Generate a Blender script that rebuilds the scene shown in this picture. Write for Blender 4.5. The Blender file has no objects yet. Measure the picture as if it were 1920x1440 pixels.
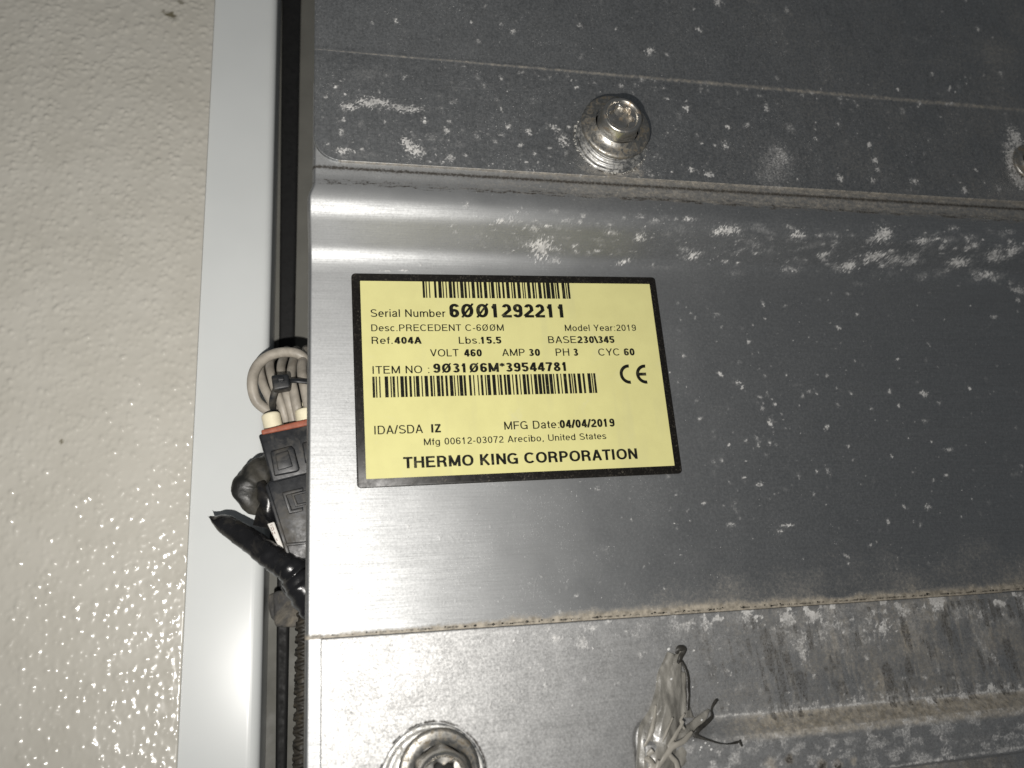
import bpy, bmesh, math, random
import numpy as np
from mathutils import Vector, Matrix
random.seed(7); RS = np.random.RandomState(11)
SC = bpy.context.scene; COL = SC.collection
# ---------------------------------------------------------------- camera
# world: X along the panel, Z up the panel, +Y into it; the camera stands 0.25 m in front of the origin
D = 0.25; F = 1500.0
Yw = Vector((-338, 458, 1500)).normalized()           # panel normal (inwards) seen in camera axes (x right, y down, z forward)
Xr = Vector((6660, 2, 1500)); Xw = (Xr - Yw * Xr.dot(Yw)).normalized()
Zw = Xw.cross(Yw)
if Zw.y > 0: Zw = -Zw
CAMP = Vector((0, -D, 0))
def w_of(c): return Vector((Xw.dot(c), Yw.dot(c), Zw.dot(c)))   # camera axes -> world
right, down, fwd = w_of(Vector((1,0,0))), w_of(Vector((0,1,0))), w_of(Vector((0,0,1)))
cam = bpy.data.objects.new('camera', bpy.data.cameras.new('camera')); COL.objects.link(cam)
M = Matrix((right, -down, -fwd)).transposed().to_4x4(); M.translation = CAMP
cam.matrix_world = M
cam.data.sensor_width = 36; cam.data.lens = 36 * F / 1920
cam.data.clip_start = 0.01; cam.data.clip_end = 20
cam.data.dof.use_dof = True; cam.data.dof.aperture_fstop = 9.5
SC.camera = cam
def P(px, py, y=0.0):                                  # a point at depth y that stands where the photograph shows it
    d = w_of(Vector((px - 960, py - 720, F)))
    return CAMP + d * ((y + D) / d.y)
cam.data.dof.focus_distance = (P(1000, 690) - CAMP).dot(fwd)
# ---------------------------------------------------------------- light: a phone flash in a dim place
wd = bpy.data.worlds.new('World'); SC.world = wd; wd.use_nodes = True
wd.node_tree.nodes['Background'].inputs[0].default_value = (0.90, 0.95, 1.0, 1)
wd.node_tree.nodes['Background'].inputs[1].default_value = 0.105
fl = bpy.data.lights.new('flash', 'SPOT'); fl.energy = 3.75; fl.shadow_soft_size = 0.0022; fl.color = (1, 0.965, 0.915)
fl.spot_size = math.radians(168); fl.spot_blend = 1.0
flo = bpy.data.objects.new('flash', fl); flo.location = CAMP - right * 0.021 + down * 0.026; COL.objects.link(flo)
flo.rotation_mode = 'QUATERNION'; flo.rotation_quaternion = (P(790, 20, 0) - flo.location).to_track_quat('-Z', 'Y')
SC.view_settings.view_transform = 'Standard'; SC.view_settings.look = 'None'
SC.view_settings.gamma = 1; SC.view_settings.exposure = 0
# ---------------------------------------------------------------- numpy noise
def vnoise(x, y, seed=0):
    r = np.random.RandomState(seed).rand(256, 256)
    xi = np.floor(x).astype(int); yi = np.floor(y).astype(int); fx = x - xi; fy = y - yi
    fx = fx*fx*(3-2*fx); fy = fy*fy*(3-2*fy)
    a = r[yi & 255, xi & 255]; b = r[yi & 255, (xi+1) & 255]; c = r[(yi+1) & 255, xi & 255]; d = r[(yi+1) & 255, (xi+1) & 255]
    return (a*(1-fx)+b*fx)*(1-fy) + (c*(1-fx)+d*fx)*fy
def fbm(x, y, seed=0, o=4):
    s = 0; a = 0.5; t = 0
    for k in range(o):
        s = s + a*vnoise(x*2**k + 17*k, y*2**k + 31*k, seed+k); t += a; a *= .55
    return s/t
def ss(a, b, x): t = np.clip((x-a)/(b-a), 0, 1); return t*t*(3-2*t)
# ---------------------------------------------------------------- object helpers
def link(name, me, mat=None, parent=None, **kw):
    o = bpy.data.objects.new(name, me); COL.objects.link(o)
    if mat is not None: me.materials.append(mat)
    if parent is not None: o.parent = parent; o.matrix_parent_inverse = Matrix.Identity(4)
    for k, v in kw.items(): o[k] = v
    return o
def recentre(o, origin=None):                          # put the origin in the middle of the mesh
    me = o.data; n = len(me.vertices); c = np.empty(n*3); me.vertices.foreach_get('co', c); c = c.reshape(-1, 3)
    m = np.array(origin) if origin is not None else (c.min(0)+c.max(0))/2
    me.vertices.foreach_set('co', (c-m).ravel()); me.update()
    o.location = Vector(m) - (o.parent.location if o.parent else Vector((0,0,0)))
    return o
def empty(name, loc, **kw):
    o = bpy.data.objects.new(name, None); o.empty_display_size = .01; o.location = loc; COL.objects.link(o)
    for k, v in kw.items(): o[k] = v
    return o
def mesh(verts, faces, smooth=True):
    me = bpy.data.meshes.new('mesh'); me.from_pydata([tuple(v) for v in verts], [], faces); me.validate()
    if smooth: me.polygons.foreach_set('use_smooth', [True]*len(me.polygons))
    me.update(); return me
def grid_mesh(V, skirt=0.0, sides='lbtr', attrs=None):
    """V: (rows, cols, 3); row 0 is the bottom. skirt: thickness, turned back (+Y) at the named sides."""
    R, C, _ = V.shape
    idx = np.arange(R*C).reshape(R, C)
    q = np.stack([idx[:-1, :-1], idx[:-1, 1:], idx[1:, 1:], idx[1:, :-1]], -1).reshape(-1, 4)
    vs = [V.reshape(-1, 3)]; qs = [q]; src = [np.arange(R*C)]; n = R*C
    if skirt:
        for s in sides:
            e = {'b': idx[0, :], 't': idx[-1, ::-1], 'l': idx[::-1, 0], 'r': idx[:, -1]}[s]
            base = V.reshape(-1, 3)[e]; off = {'b': (0,0,-1), 't': (0,0,1), 'l': (-1,0,0), 'r': (1,0,0)}[s]
            prev = e
            for k, (o_, y_) in enumerate(((.15e-3, .12e-3), (.2e-3, .3e-3), (.2e-3, skirt))):
                b2 = base + np.array(off)*o_ + np.array((0, y_, 0)); cur = n + np.arange(len(e)); n += len(e)
                vs.append(b2); src.append(e)
                qs.append(np.stack([prev[:-1], cur[:-1], cur[1:], prev[1:]], -1)); prev = cur
    v = np.concatenate(vs); q = np.concatenate(qs); src = np.concatenate(src)
    me = bpy.data.meshes.new('mesh'); me.vertices.add(len(v)); me.vertices.foreach_set('co', v.ravel().astype(np.float32))
    me.loops.add(len(q)*4); me.loops.foreach_set('vertex_index', q.ravel().astype(np.int32))
    me.polygons.add(len(q)); me.polygons.foreach_set('loop_start', np.arange(0, len(q)*4, 4, dtype=np.int32))
    me.polygons.foreach_set('loop_total', np.full(len(q), 4, dtype=np.int32))
    me.polygons.foreach_set('use_smooth', np.ones(len(q), dtype=bool)); me.update(calc_edges=True)
    for nm, a in (attrs or {}).items():
        at = me.attributes.new(nm, 'FLOAT', 'POINT'); at.data.foreach_set('value', a.ravel()[src].astype(np.float32))
    return me
def cr(pts, n=8):                                      # Catmull-Rom
    p = [Vector(q) for q in pts]; p = [2*p[0]-p[1]] + p + [2*p[-1]-p[-2]]; out = []
    for i in range(1, len(p)-2):
        for k in range(n):
            t = k/n; a, b, c, d = p[i-1:i+3]
            out.append(0.5*((2*b)+(c-a)*t+(2*a-5*b+4*c-d)*t*t+(3*b-a-3*c+d)*t**3))
    out.append(p[-2]); return out
def tube(pts, rad, seg=14, n=8, flat=1.0, flatdir=None, wob=0, seed=0, wrap=0):
    """Tapered tube through pts; rad: one radius or one per point."""
    c = cr(pts, n); m = len(c)
    rr = [rad]*m if not hasattr(rad, '__len__') else list(np.interp(np.linspace(0, len(rad)-1, m), range(len(rad)), rad))
    rnd = np.random.RandomState(seed); ph = rnd.rand(8)*6.28
    vs = []; fs = []; up = Vector((0.13, -1, 0.2)).normalized() if flatdir is None else flatdir
    for i, q in enumerate(c):
        t = (c[min(i+1, m-1)] - c[max(i-1, 0)]).normalized(); a = (up - t*up.dot(t)).normalized(); b = t.cross(a)
        for k in range(seg):
            th = 2*math.pi*k/seg
            r = rr[i]*(1 - wrap*((i*.16+k/seg) % 1.0))*(1 + wob*(math.sin(3*th+ph[0]+i*.35)+.7*math.sin(2*th+ph[1]-i*.5)+.6*math.sin(i*.9+ph[2]+th)))
            vs.append(q + a*(math.cos(th)*r*flat) + b*(math.sin(th)*r))
    for i in range(m-1):
        for k in range(seg):
            k2 = (k+1) % seg; fs.append((i*seg+k, (i+1)*seg+k, (i+1)*seg+k2, i*seg+k2))
    fs.append(tuple(range(seg))); fs.append(tuple(reversed(range((m-1)*seg, m*seg))))
    return vs, fs
def join(*parts):
    V = []; Fc = []
    for v, f in parts:
        n = len(V); V += list(v); Fc += [tuple(i+n for i in g) for g in f]
    return V, Fc
def prism(poly, y0, y1):                               # outline (px) given its own thickness from y0 (front) to y1
    n = len(poly); a = [P(x, y, y0) for x, y in poly]; b = [Vector((v.x, y1, v.z)) for v in a]
    # keep the front outline facing -Y
    ar = sum(a[i].x*a[(i+1) % n].z - a[(i+1) % n].x*a[i].z for i in range(n))
    if ar < 0: a.reverse(); b.reverse()
    fs = [tuple(range(n)), tuple(reversed(range(n, 2*n)))]
    for i in range(n): j = (i+1) % n; fs.append((i, i+n, j+n, j))
    return a+b, fs
def bevel(o, w, seg=3):
    m = o.modifiers.new('bevel', 'BEVEL'); m.width = w; m.segments = seg; m.limit_method = 'ANGLE'; m.angle_limit = math.radians(30)
    o.data.polygons.foreach_set('use_smooth', [True]*len(o.data.polygons))
    return o
def rings(fn, seg=72, cap=True):
    """fn: list of (radius function or number, height towards the viewer). Rings about the Y axis."""
    vs = []; fs = []
    for r, h in fn:
        for k in range(seg):
            th = 2*math.pi*k/seg; R = r(th) if callable(r) else r
            vs.append(Vector((R*math.cos(th), -h, R*math.sin(th))))
    for i in range(len(fn)-1):
        for k in range(seg):
            k2 = (k+1) % seg; fs.append((i*seg+k, i*seg+k2, (i+1)*seg+k2, (i+1)*seg+k))
    if cap: fs.append(tuple(range((len(fn)-1)*seg, len(fn)*seg)))
    return vs, fs
# ---------------------------------------------------------------- materials
class NT:
    def __init__(s, name):
        s.m = bpy.data.materials.new(name); s.m.use_nodes = True; s.t = s.m.node_tree; s.n = s.t.nodes; s.b = s.n['Principled BSDF']
    def new(s, ty, ins=None, **kw):
        n = s.n.new(ty)
        for k, v in kw.items(): setattr(n, k, v)
        for k, v in (ins or {}).items(): s.set(n.inputs[k], v)
        return n
    def set(s, i, v):
        if hasattr(v, 'is_output') or isinstance(v, bpy.types.NodeSocket): s.t.links.new(v, i)
        elif isinstance(v, (tuple, list)) and len(v) == 3 and i.type == 'RGBA': i.default_value = (*v, 1)
        else: i.default_value = v
    def math(s, op, a, b=0.0, c=0.0, clamp=False):
        n = s.n.new('ShaderNodeMath'); n.operation = op; n.use_clamp = clamp
        for i, v in zip(n.inputs, (a, b, c)): s.set(i, v)
        return n.outputs[0]
    def noise(s, scale, detail=4, rough=.55, vec=None, stretch=None, dist=0):
        if vec is None: vec = s.obj()
        if stretch: vec = s.new('ShaderNodeMapping', {'Vector': vec, 'Scale': stretch}).outputs[0]
        return s.new('ShaderNodeTexNoise', {'Vector': vec, 'Scale': scale, 'Detail': detail, 'Roughness': rough, 'Distortion': dist}).outputs[0]
    def obj(s):
        if not hasattr(s, '_o'): s._o = s.new('ShaderNodeTexCoord').outputs['Object']
        return s._o
    def attr(s, nm): return s.new('ShaderNodeAttribute', attribute_name=nm).outputs['Fac']
    def mr(s, v, a, b, c, d):
        return s.new('ShaderNodeMapRange', {'Value': v, 'From Min': a, 'From Max': b, 'To Min': c, 'To Max': d}).outputs[0]
    def mix(s, f, a, b):
        n = s.n.new('ShaderNodeMix'); n.data_type = 'RGBA'; s.set(n.inputs[0], f); s.set(n.inputs[6], a); s.set(n.inputs[7], b); return n.outputs[2]
    def bump(s, h, strength, dist, normal=None):
        n = s.new('ShaderNodeBump', {'Height': h, 'Strength': strength, 'Distance': dist})
        if normal is not None: s.set(n.inputs['Normal'], normal)
        return n.outputs[0]
    def P(s, **kw):
        for k, v in kw.items(): s.set(s.b.inputs[k.replace('_', ' ')], v)
        return s.m
def simple(name, col, rough=.5, metal=0, scale=400, var=.25, bump=0, bscale=900, spec=.5, coat=0, dust=None, dcol=(.26, .23, .18)):
    t = NT(name); n = t.noise(scale, 5, .6)
    c = t.mix(t.mr(n, .3, .7, 0, 1), tuple(x*(1-var) for x in col), tuple(min(1, x*(1+var)) for x in col))
    r = t.mr(t.noise(scale*1.7, 4), .3, .7, rough*.8, min(1, rough*1.25))
    if dust:
        f = t.mr(t.noise(scale*.6, 7, .7, dist=.6), dust[0], dust[1], 0, dust[2]); c = t.mix(f, c, dcol)
        r = t.math('ADD', r, t.math('MULTIPLY', f, .5), clamp=True)
    t.P(Base_Color=c, Roughness=r, Metallic=metal, Specular_IOR_Level=spec, Coat_Weight=coat)
    if bump: t.P(Normal=t.bump(t.noise(bscale, 5, .6), .6, bump))
    return t.m
def aluminium(name, base, rough, aniso, streak, mott, fine=.02e-3, blotch=0, vertical=False, con=1.0):
    """Bare aluminium under dust (attribute 'dust') and white corrosion (attribute 'white')."""
    t = NT(name); o = t.obj()
    st = (.03, 1, 1.3) if not vertical else (1.0, 1, .03)
    s1 = t.noise(2600, 3, .6, stretch=st); s2 = t.noise(900, 5, .65, stretch=(.03, 1, 1) if not vertical else (1, 1, .05))
    m1 = t.noise(170, 6, .6); m2 = t.noise(1500, 4, .7); m3 = t.noise(60, 4, .6)
    g = t.math('ADD', t.math('MULTIPLY', s1, streak), t.math('MULTIPLY', m2, mott))
    g = t.math('ADD', g, t.math('MULTIPLY', t.math('ADD', m1, s2), .5*blotch))
    tot = streak + mott + blotch
    col = t.mix(t.mr(g, tot*.3, tot*.7, 0, 1), tuple(b*(1-.34*con) for b in base), tuple(min(1, b*(1+.22*con)) for b in base))
    r = t.mr(g, tot*.3, tot*.7, rough*1.12, rough*.9)
    r = t.math('MULTIPLY', r, t.mr(m3, .3, .7, .94, 1.06))
    # fine oxide haze: a thin dull film everywhere, patchy
    film = t.mr(t.noise(1100, 6, .75, dist=.3), .42, .70, .015, .42*min(1.0, con))
    white = t.attr('white'); dust = t.attr('dust')
    wn = t.noise(1300, 5, .7)
    wf = t.mr(t.math('ADD', white, t.math('MULTIPLY', t.math('SUBTRACT', wn, .5), .9)), .44, .86, 0, .92)
    wf = t.math('MULTIPLY', wf, t.mr(white, .02, .15, 0, 1), clamp=True)
    wf = t.math('MULTIPLY', wf, t.mr(t.noise(260, 5, .65), .30, .62, .62, 1))
    speck = t.math('MULTIPLY', t.mr(t.noise(1150, 3, .6), .665, .73, 0, 1), t.mr(t.noise(110, 4, .6), .46, .66, 0, .9))
    speck = t.math('MAXIMUM', speck, t.math('MULTIPLY', t.mr(t.noise(2300, 3, .6), .64, .72, 0, .55*con), t.mr(t.noise(60, 4, .6), .40, .62, .1, 1)))
    wf = t.math('MAXIMUM', wf, speck)
    hz = t.math('MULTIPLY', t.mr(white, .0, .7, 0, .55), t.mr(t.noise(1000, 6, .75), .35, .68, .15, 1), clamp=True)
    wf = t.math('MAXIMUM', wf, hz)
    dn = t.noise(900, 6, .75, dist=.5)
    df = t.mr(t.math('ADD', dust, t.math('MULTIPLY', t.math('SUBTRACT', dn, .5), 1.1)), .30, .95, 0, .92)
    df = t.math('MULTIPLY', df, t.mr(dust, .02, .2, 0, 1), clamp=True)
    diff = t.math('MAXIMUM', t.math('MAXIMUM', wf, df), film, clamp=True)
    dc = t.mix(t.mr(t.noise(500, 5), .35, .65, 0, 1), (.22, .194, .152), (.46, .41, .33))
    wc = t.mix(t.mr(wn, .3, .7, 0, 1), (.58, .565, .535), (.84, .83, .81))
    fc = t.mix(df, (.22, .225, .23), dc)
    gm = t.attr('grime_shade'); gf = t.mr(t.math('ADD', gm, t.math('MULTIPLY', t.math('SUBTRACT', t.noise(1200, 6, .75, dist=.4), .5), 1.3)), .35, .85, 0, .95)  # real dirt together with shade painted into the colour
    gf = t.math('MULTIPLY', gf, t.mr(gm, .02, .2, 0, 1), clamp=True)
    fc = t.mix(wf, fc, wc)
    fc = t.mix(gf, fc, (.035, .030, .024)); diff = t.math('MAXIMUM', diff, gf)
    d = t.new('ShaderNodeBsdfPrincipled', {'Base Color': fc, 'Roughness': .85, 'Specular IOR Level': .25})
    h = t.math('ADD', t.math('MULTIPLY', g, .25/tot), t.math('MULTIPLY', wf, 1.4))
    h = t.math('ADD', h, t.math('MULTIPLY', df, .8))
    nrm = t.bump(h, .8, fine*4)
    t.set(d.inputs['Normal'], nrm)
    tan = t.new('ShaderNodeCombineXYZ', {'X': 0., 'Y': 0., 'Z': 1.}).outputs[0]
    t.P(Base_Color=col, Metallic=1., Roughness=r, Normal=nrm, Anisotropic=aniso)
    if aniso: t.P(Tangent=tan)
    mx = t.new('ShaderNodeMixShader', {0: diff, 1: t.b.outputs[0], 2: d.outputs[0]})
    out = t.n['Material Output']; t.t.links.new(mx.outputs[0], out.inputs[0])
    return t.m
MAT = {}
MAT['panel'] = aluminium('brushed_aluminium', (.425, .432, .434), .54, .48, .8, .7, fine=.010e-3, con=.66)
MAT['flange'] = aluminium('oxidised_aluminium', (.335, .345, .35), .50, 0.2, .3, .9, fine=.012e-3, blotch=.5, vertical=True, con=1.7)
MAT['lower'] = aluminium('weathered_aluminium', (.51, .51, .505), .56, 0.15, .15, 1.1, fine=.014e-3, blotch=.6, con=1.7)
MAT['steel'] = simple('bolt_steel', (.60, .58, .54), .30, 1, 250, .18, .012e-3, 900, dust=(.52, .66, .85), dcol=(.36, .27, .17))
MAT['washer'] = simple('washer_metal', (.42, .42, .41), .42, 1, 900, .3, .05e-3, 1500, dust=(.45, .66, .9), dcol=(.55, .54, .51))
MAT['black_plastic'] = simple('black_plastic', (.012, .013, .015), .42, 0, 260, .3, .03e-3, 1300, dust=(.50, .72, .55), dcol=(.10, .088, .068))
MAT['tape'] = simple('black_tape', (.009, .009, .010), .24, 0, 160, .3, .20e-3, 520, dust=(.55, .80, .5), dcol=(.09, .08, .062))
MAT['tape_dull'] = simple('dusty_black_tape', (.012, .012, .011), .40, 0, 160, .3, .25e-3, 600, dust=(.46, .70, .55), dcol=(.085, .078, .062))
MAT['wire'] = simple('white_wire', (.33, .30, .255), .48, 0, 200, .25, .02e-3, 700, dust=(.50, .72, .6), dcol=(.16, .14, .11))
MAT['cream'] = simple('cream_plastic', (.74, .68, .50), .45, 0, 300, .08)
MAT['seal'] = simple('orange_seal', (.26, .075, .04), .6, 0, 500, .25)
MAT['rubber'] = simple('shade_black', (.006, .006, .006), .7, 0, 300, .3)  # black that paints the dark of the gap and the bolt socket
MAT['foam'] = simple('dusty_rubber', (.035, .034, .033), .75, 0, 220, .4, .12e-3, 700, dust=(.45, .7, .7))
MAT['loom'] = simple('braided_loom', (.020, .017, .012), .6, 0, 600, .5, .05e-3, 1800, dust=(.5, .7, .6), dcol=(.08, .065, .04))
MAT['tag'] = simple('white_tag', (.62, .60, .56), .55, 0, 350, .06)
MAT['tag_ink'] = simple('tag_ink', (.20, .10, .08), .6, 0, 800, .3)
MAT['channel'] = simple('grey_channel', (.135, .133, .118), .7, 0, 60, .12)
t = NT('yellow_film')
c = t.mix(t.mr(t.noise(70, 5, .65), .32, .68, 0, 1), (.600, .568, .258), (.655, .622, .282))
c = t.mix(t.mr(t.noise(150, 4, .6, stretch=(1, 1, .12)), .56, .70, 0, .22), c, (.52, .50, .27))
c = t.mix(t.mr(t.noise(1500, 4, .7), .62, .70, 0, .35), c, (.45, .42, .24))
c = t.mix(t.math('MULTIPLY', t.mr(t.noise(55, 5, .7, dist=1.2), .60, .72, 0, .30), t.mr(t.noise(900, 4, .7), .4, .6, .3, 1)), c, (.60, .58, .42))
MAT['yellow'] = t.P(Base_Color=c, Roughness=t.mr(t.noise(90, 5, .6), .3, .7, .28, .42), Specular_IOR_Level=.3, Normal=t.bump(t.noise(120, 4, .6), .3, .04e-3))
MAT['ink'] = simple('black_ink', (.010, .010, .008), .34, 0, 600, .3, spec=.2, dust=(.54, .70, .35), dcol=(.20, .19, .10))
t = NT('black_border')
f = t.math('MULTIPLY', t.mr(t.noise(1300, 6, .78), .54, .66, 0, .75), t.mr(t.noise(120, 4), .35, .65, .15, 1))
MAT['border'] = t.P(Base_Color=t.mix(f, (.009, .008, .007), (.14, .125, .10)), Roughness=t.mr(t.noise(500), .3, .7, .28, .45), Specular_IOR_Level=.25, Normal=t.bump(t.noise(900, 4), .4, .01e-3))
t = NT('gloss_white_paint')
c = t.mix(t.mr(t.noise(25, 3), .35, .65, 0, 1), (.60, .62, .615), (.63, .65, .645))
MAT['white_paint'] = t.P(Base_Color=c, Roughness=.26, Specular_IOR_Level=.35, Normal=t.bump(t.noise(35, 2), .3, .1e-3))
t = NT('cream_wall_sheet')
c = t.mix(t.mr(t.noise(45, 4), .35, .65, 0, 1), (.495, .475, .420), (.535, .515, .460))
c = t.mix(t.attr('white'), c, (.62, .59, .52))
c = t.mix(t.attr('dust'), c, (.10, .085, .045))
MAT['wall'] = t.P(Base_Color=c, Roughness=.20, Specular_IOR_Level=.6)
t = NT('grey_silicone')
c = t.mix(t.mr(t.noise(260, 5, .6, stretch=(1.6, 1, .5)), .35, .65, 0, 1), (.12, .115, .102), (.29, .278, .248))
MAT['silicone'] = t.P(Base_Color=c, Roughness=.34, Subsurface_Weight=.1, Subsurface_Radius=(.001, .001, .001), Subsurface_Scale=1.0, Coat_Weight=.3, Coat_Roughness=.2,
                      Normal=t.bump(t.noise(600, 5, .6), .7, .12e-3))
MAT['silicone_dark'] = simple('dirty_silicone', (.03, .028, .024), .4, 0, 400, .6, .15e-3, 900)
MAT['silicone_pale'] = simple('pale_silicone', (.33, .31, .27), .42, 0, 500, .12, .05e-3, 700)  # lighter grey silicone for the pale strands
# ---------------------------------------------------------------- stain maps, in photograph-independent panel coordinates (mm)
def stain_canvas(X, Z): return np.zeros_like(X), np.zeros_like(X)
def grime_panel(): return np.zeros_like(X)
ARC = None                                             # while set, stains follow the panel's bent profile by arc length
def XZ(px, py, y=0.0):
    if ARC is None: v = P(px, py, y); return v.x, v.z
    pz_, py_, ps_ = ARC; d_ = w_of(Vector((px-960, py-720, F))); k_ = d_.z/d_.y
    g_ = pz_/(py_+D); z_ = float(np.interp(k_, g_, pz_)); y_ = float(np.interp(z_, pz_, py_))
    return (y_+D)*d_.x/d_.y, float(np.interp(z_, pz_, ps_))
MM = 1e-3
def blob(A, X, Z, px, py, rx, ry, y=0, amp=1.0, rot=0.0, seed=0, ragged=.8, fs=1.0):
    """a ragged patch, rx/ry in px at that place (6.2 px to the mm or so)"""
    cx, cz = XZ(px, py, y); s = (P(px+5, py, y)-P(px-5, py, y)).length/10
    c_, s_ = math.cos(rot), math.sin(rot); R = max(rx, ry)*s*2.2
    m = (abs(X-cx) < R) & (abs(Z-cz) < R)
    if not m.any(): return
    x = X[m]-cx; z = Z[m]-cz; u = (x*c_+z*s_)/(rx*s); v = (-x*s_+z*c_)/(ry*s)
    n = fbm(X[m]/MM*.9*fs+seed*7.3, Z[m]/MM*.9*fs+seed*3.1, 40+seed % 50, 4)
    val = amp*np.clip(1.5-np.sqrt(u*u+v*v)+(n-.5)*2.6*ragged, 0, 1)
    A[m] = np.maximum(A[m], val)
def specks(A, X, Z, box, n, rmin, rmax, y=0, seed=1, amp=(.5, 1), power=2.5, el=1.0):
    r = np.random.RandomState(seed)
    for i in range(n):
        px = box[0]+(box[2]-box[0])*r.rand(); py = box[1]+(box[3]-box[1])*r.rand()
        rr = rmin+(rmax-rmin)*r.rand()**power
        blob(A, X, Z, px, py, rr*(1+r.rand()*.8)*el, rr, y, amp[0]+(amp[1]-amp[0])*r.rand(), r.rand()*3.1*(el == 1), seed*31+i, .9, 2.0)
def line_d(X, Z, p0, p1, y=0):
    a = XZ(*p0, y); b = XZ(*p1, y); d = (b[0]-a[0], b[1]-a[1]); L = math.hypot(*d); d = (d[0]/L, d[1]/L)
    t_ = (X-a[0])*d[0]+(Z-a[1])*d[1]; s_ = -(X-a[0])*d[1]+(Z-a[1])*d[0]
    return t_/L, s_/MM                                 # along (0..1), across (mm, + is up)
def scratch(A, X, Z, pts, w=.16, y=0, amp=.8):
    c = cr([(*XZ(*p, y), 0) for p in pts], 6)
    for a, b in zip(c[:-1], c[1:]):
        d = b-a; L = d.length
        if L < 1e-6: continue
        m = (X > min(a.x, b.x)-1e-3) & (X < max(a.x, b.x)+1e-3) & (Z > min(a.y, b.y)-1e-3) & (Z < max(a.y, b.y)+1e-3)
        if not m.any(): continue
        x = X[m]-a.x; z = Z[m]-a.y; t_ = np.clip((x*d.x+z*d.y)/L/L, 0, 1)
        dist = np.hypot(x-t_*d.x, z-t_*d.y)/MM
        A[m] = np.maximum(A[m], amp*np.clip(1.3-dist/w, 0, 1))
# ================================================================ THE PANEL
XR = P(2040, 700).x                                    # right end, out of frame
xl = P(577, 700).x
zb = min(P(700, 1560).z, P(1920, 1530).z)
PYS = [512, 494, 478, 466, 454, 412, 400, 388, 374, 364, 350, 336, 322]; TLT = [0, .12, .40, .90, 1.65, 1.75, 1.10, .56, .30, .05, -.12, -.22, 0]
cy_, cz_ = 0.0, P(577, 512).z; prof = [(cz_, 0.0)]
for py in range(511, 320, -1):                         # march up the ridge: each step follows the sheet's tilt
    d_ = P(577, py)-CAMP; k_ = d_.z/d_.y; t_ = float(np.interp(-py, [-q for q in PYS], TLT))
    ds = (k_*(cy_+D)-cz_)/(1+k_*t_); cy_ -= t_*ds; cz_ += ds; prof.append((cz_, cy_))
Yf = prof[-1][1]; print('RIDGE', Yf*1000)
step = .385*MM; zt = P(590, 146, Yf).z
zs = np.concatenate([zb+np.arange(-40, 0)*2*MM, np.arange(zb, zt, step)]); ys = np.interp(zs, [p[0] for p in prof], [p[1] for p in prof])
zs = np.concatenate([zs, [zt]]); ys = np.concatenate([ys, [ys[-1]]])
xs = np.concatenate([xl + np.array([0, .12, .3, .55, .85, 1.2])*MM, np.arange(xl+1.5*MM, XR, step), XR+np.arange(1, 50)*2*MM])
X, Z = np.meshgrid(xs, zs); Y = np.repeat(ys[:, None], len(xs), 1)
zq = P(577, 372, Yf).z; nt = ss(0, 1, np.clip((Z-zq)/(6*MM), 0, 1))*1.5*MM+ss(0, 1, np.clip((Z-zt+1.2*MM)/(1.2*MM), 0, 1))*1.0*MM
s_ = np.clip(1-(X-xl)/(30*MM), 0, 1)
e = np.clip((1.2*MM-(X-xl))/(1.2*MM), 0, 1); X = X+nt*s_; Y = Y + 1.2*MM*(1-np.sqrt(np.clip(1-e*e, 0, 1)))
Y = Y + (fbm(X/MM/14, Z/MM/14, 5, 2)-.5)*.10*MM         # sheet is not dead flat
W, Du = stain_canvas(X, Z)
# white spatter below the ridge, thicker to the right
ps_ = np.concatenate([[zs[0]], zs[0]+np.cumsum(np.hypot(np.diff(zs), np.diff(ys)))]); ARC = (zs, ys, ps_); Zk = Z; Z = np.interp(Z, zs, ps_)
for i in range(460):
    t_ = RS.rand()**.75; px = 830+1100*t_; py = 400+35*t_+RS.rand()*(62+40*t_)+RS.randn()*7
    r = 1.3+7.5*RS.rand()**3*(.5+.7*t_); blob(W, X, Z, px, py, r*(1.0+RS.rand()*1.1), r*.8, Yf*.3, .35+.5*RS.rand(), RS.randn()*.15, i, 1.1, 2.4)
for a in ((1016, 466, 16, 22, .4, 1.), (1000, 458, 22, 7, 0, .8), (1042, 488, 10, 7, 0, .7), (958, 412, 9, 9, 0, .6), (1200, 445, 10, 12, 0, .8), (1300, 478, 14, 10, .6, .9), (1366, 432, 22, 10, .3, .9),
          (1495, 442, 12, 9, .2, .9), (1655, 440, 16, 14, .7, .9), (1640, 480, 22, 10, .5, .9), (1590, 500, 12, 8, 0, .9), (1798, 492, 18, 10, -.3, .9), (1900, 470, 14, 12, 0, .8), (1480, 505, 14, 7, 0, .7),
          (1610, 532, 12, 4, -.3, .5), (1383, 718, 6, 5, 0, .9), (1392, 727, 4, 4, 0, .8), (1732, 738, 8, 6, 0, .9), (1762, 757, 5, 5, 0, .7), (1425, 908, 7, 4, 0, .8), (1430, 767, 4, 5, 0, .7),
          (1493, 722, 10, 2.5, 0, .5), (1120, 916, 6, 5, 0, .8), (1778, 843, 8, 4, .2, .8), (1775, 892, 5, 4, 0, .8), (1665, 978, 4, 6, 0, .8), (1740, 950, 5, 6, 0, .8), (1475, 985, 14, 3, 0, .8), (1462, 996, 6, 4, 0, .9),
          (1371, 983, 7, 4, 0, .8), (825, 1008, 4, 8, 0, .5), (857, 1004, 8, 10, .4, .42), (1136, 1030, 7, 7, 0, .5), (865, 1090, 7, 5, 0, .35), (722, 508, 12, 3, 0, .8), (758, 507, 10, 3, 0, .8), (1240, 502, 26, 4, 0, .4)):
    blob(W, X, Z, a[0], a[1], a[2]*1.05, a[3]*.9, 0 if a[1] > 480 else Yf*.45, a[5], a[4]*.3, int(a[0]) % 50, 1.15, 2.6)
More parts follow.
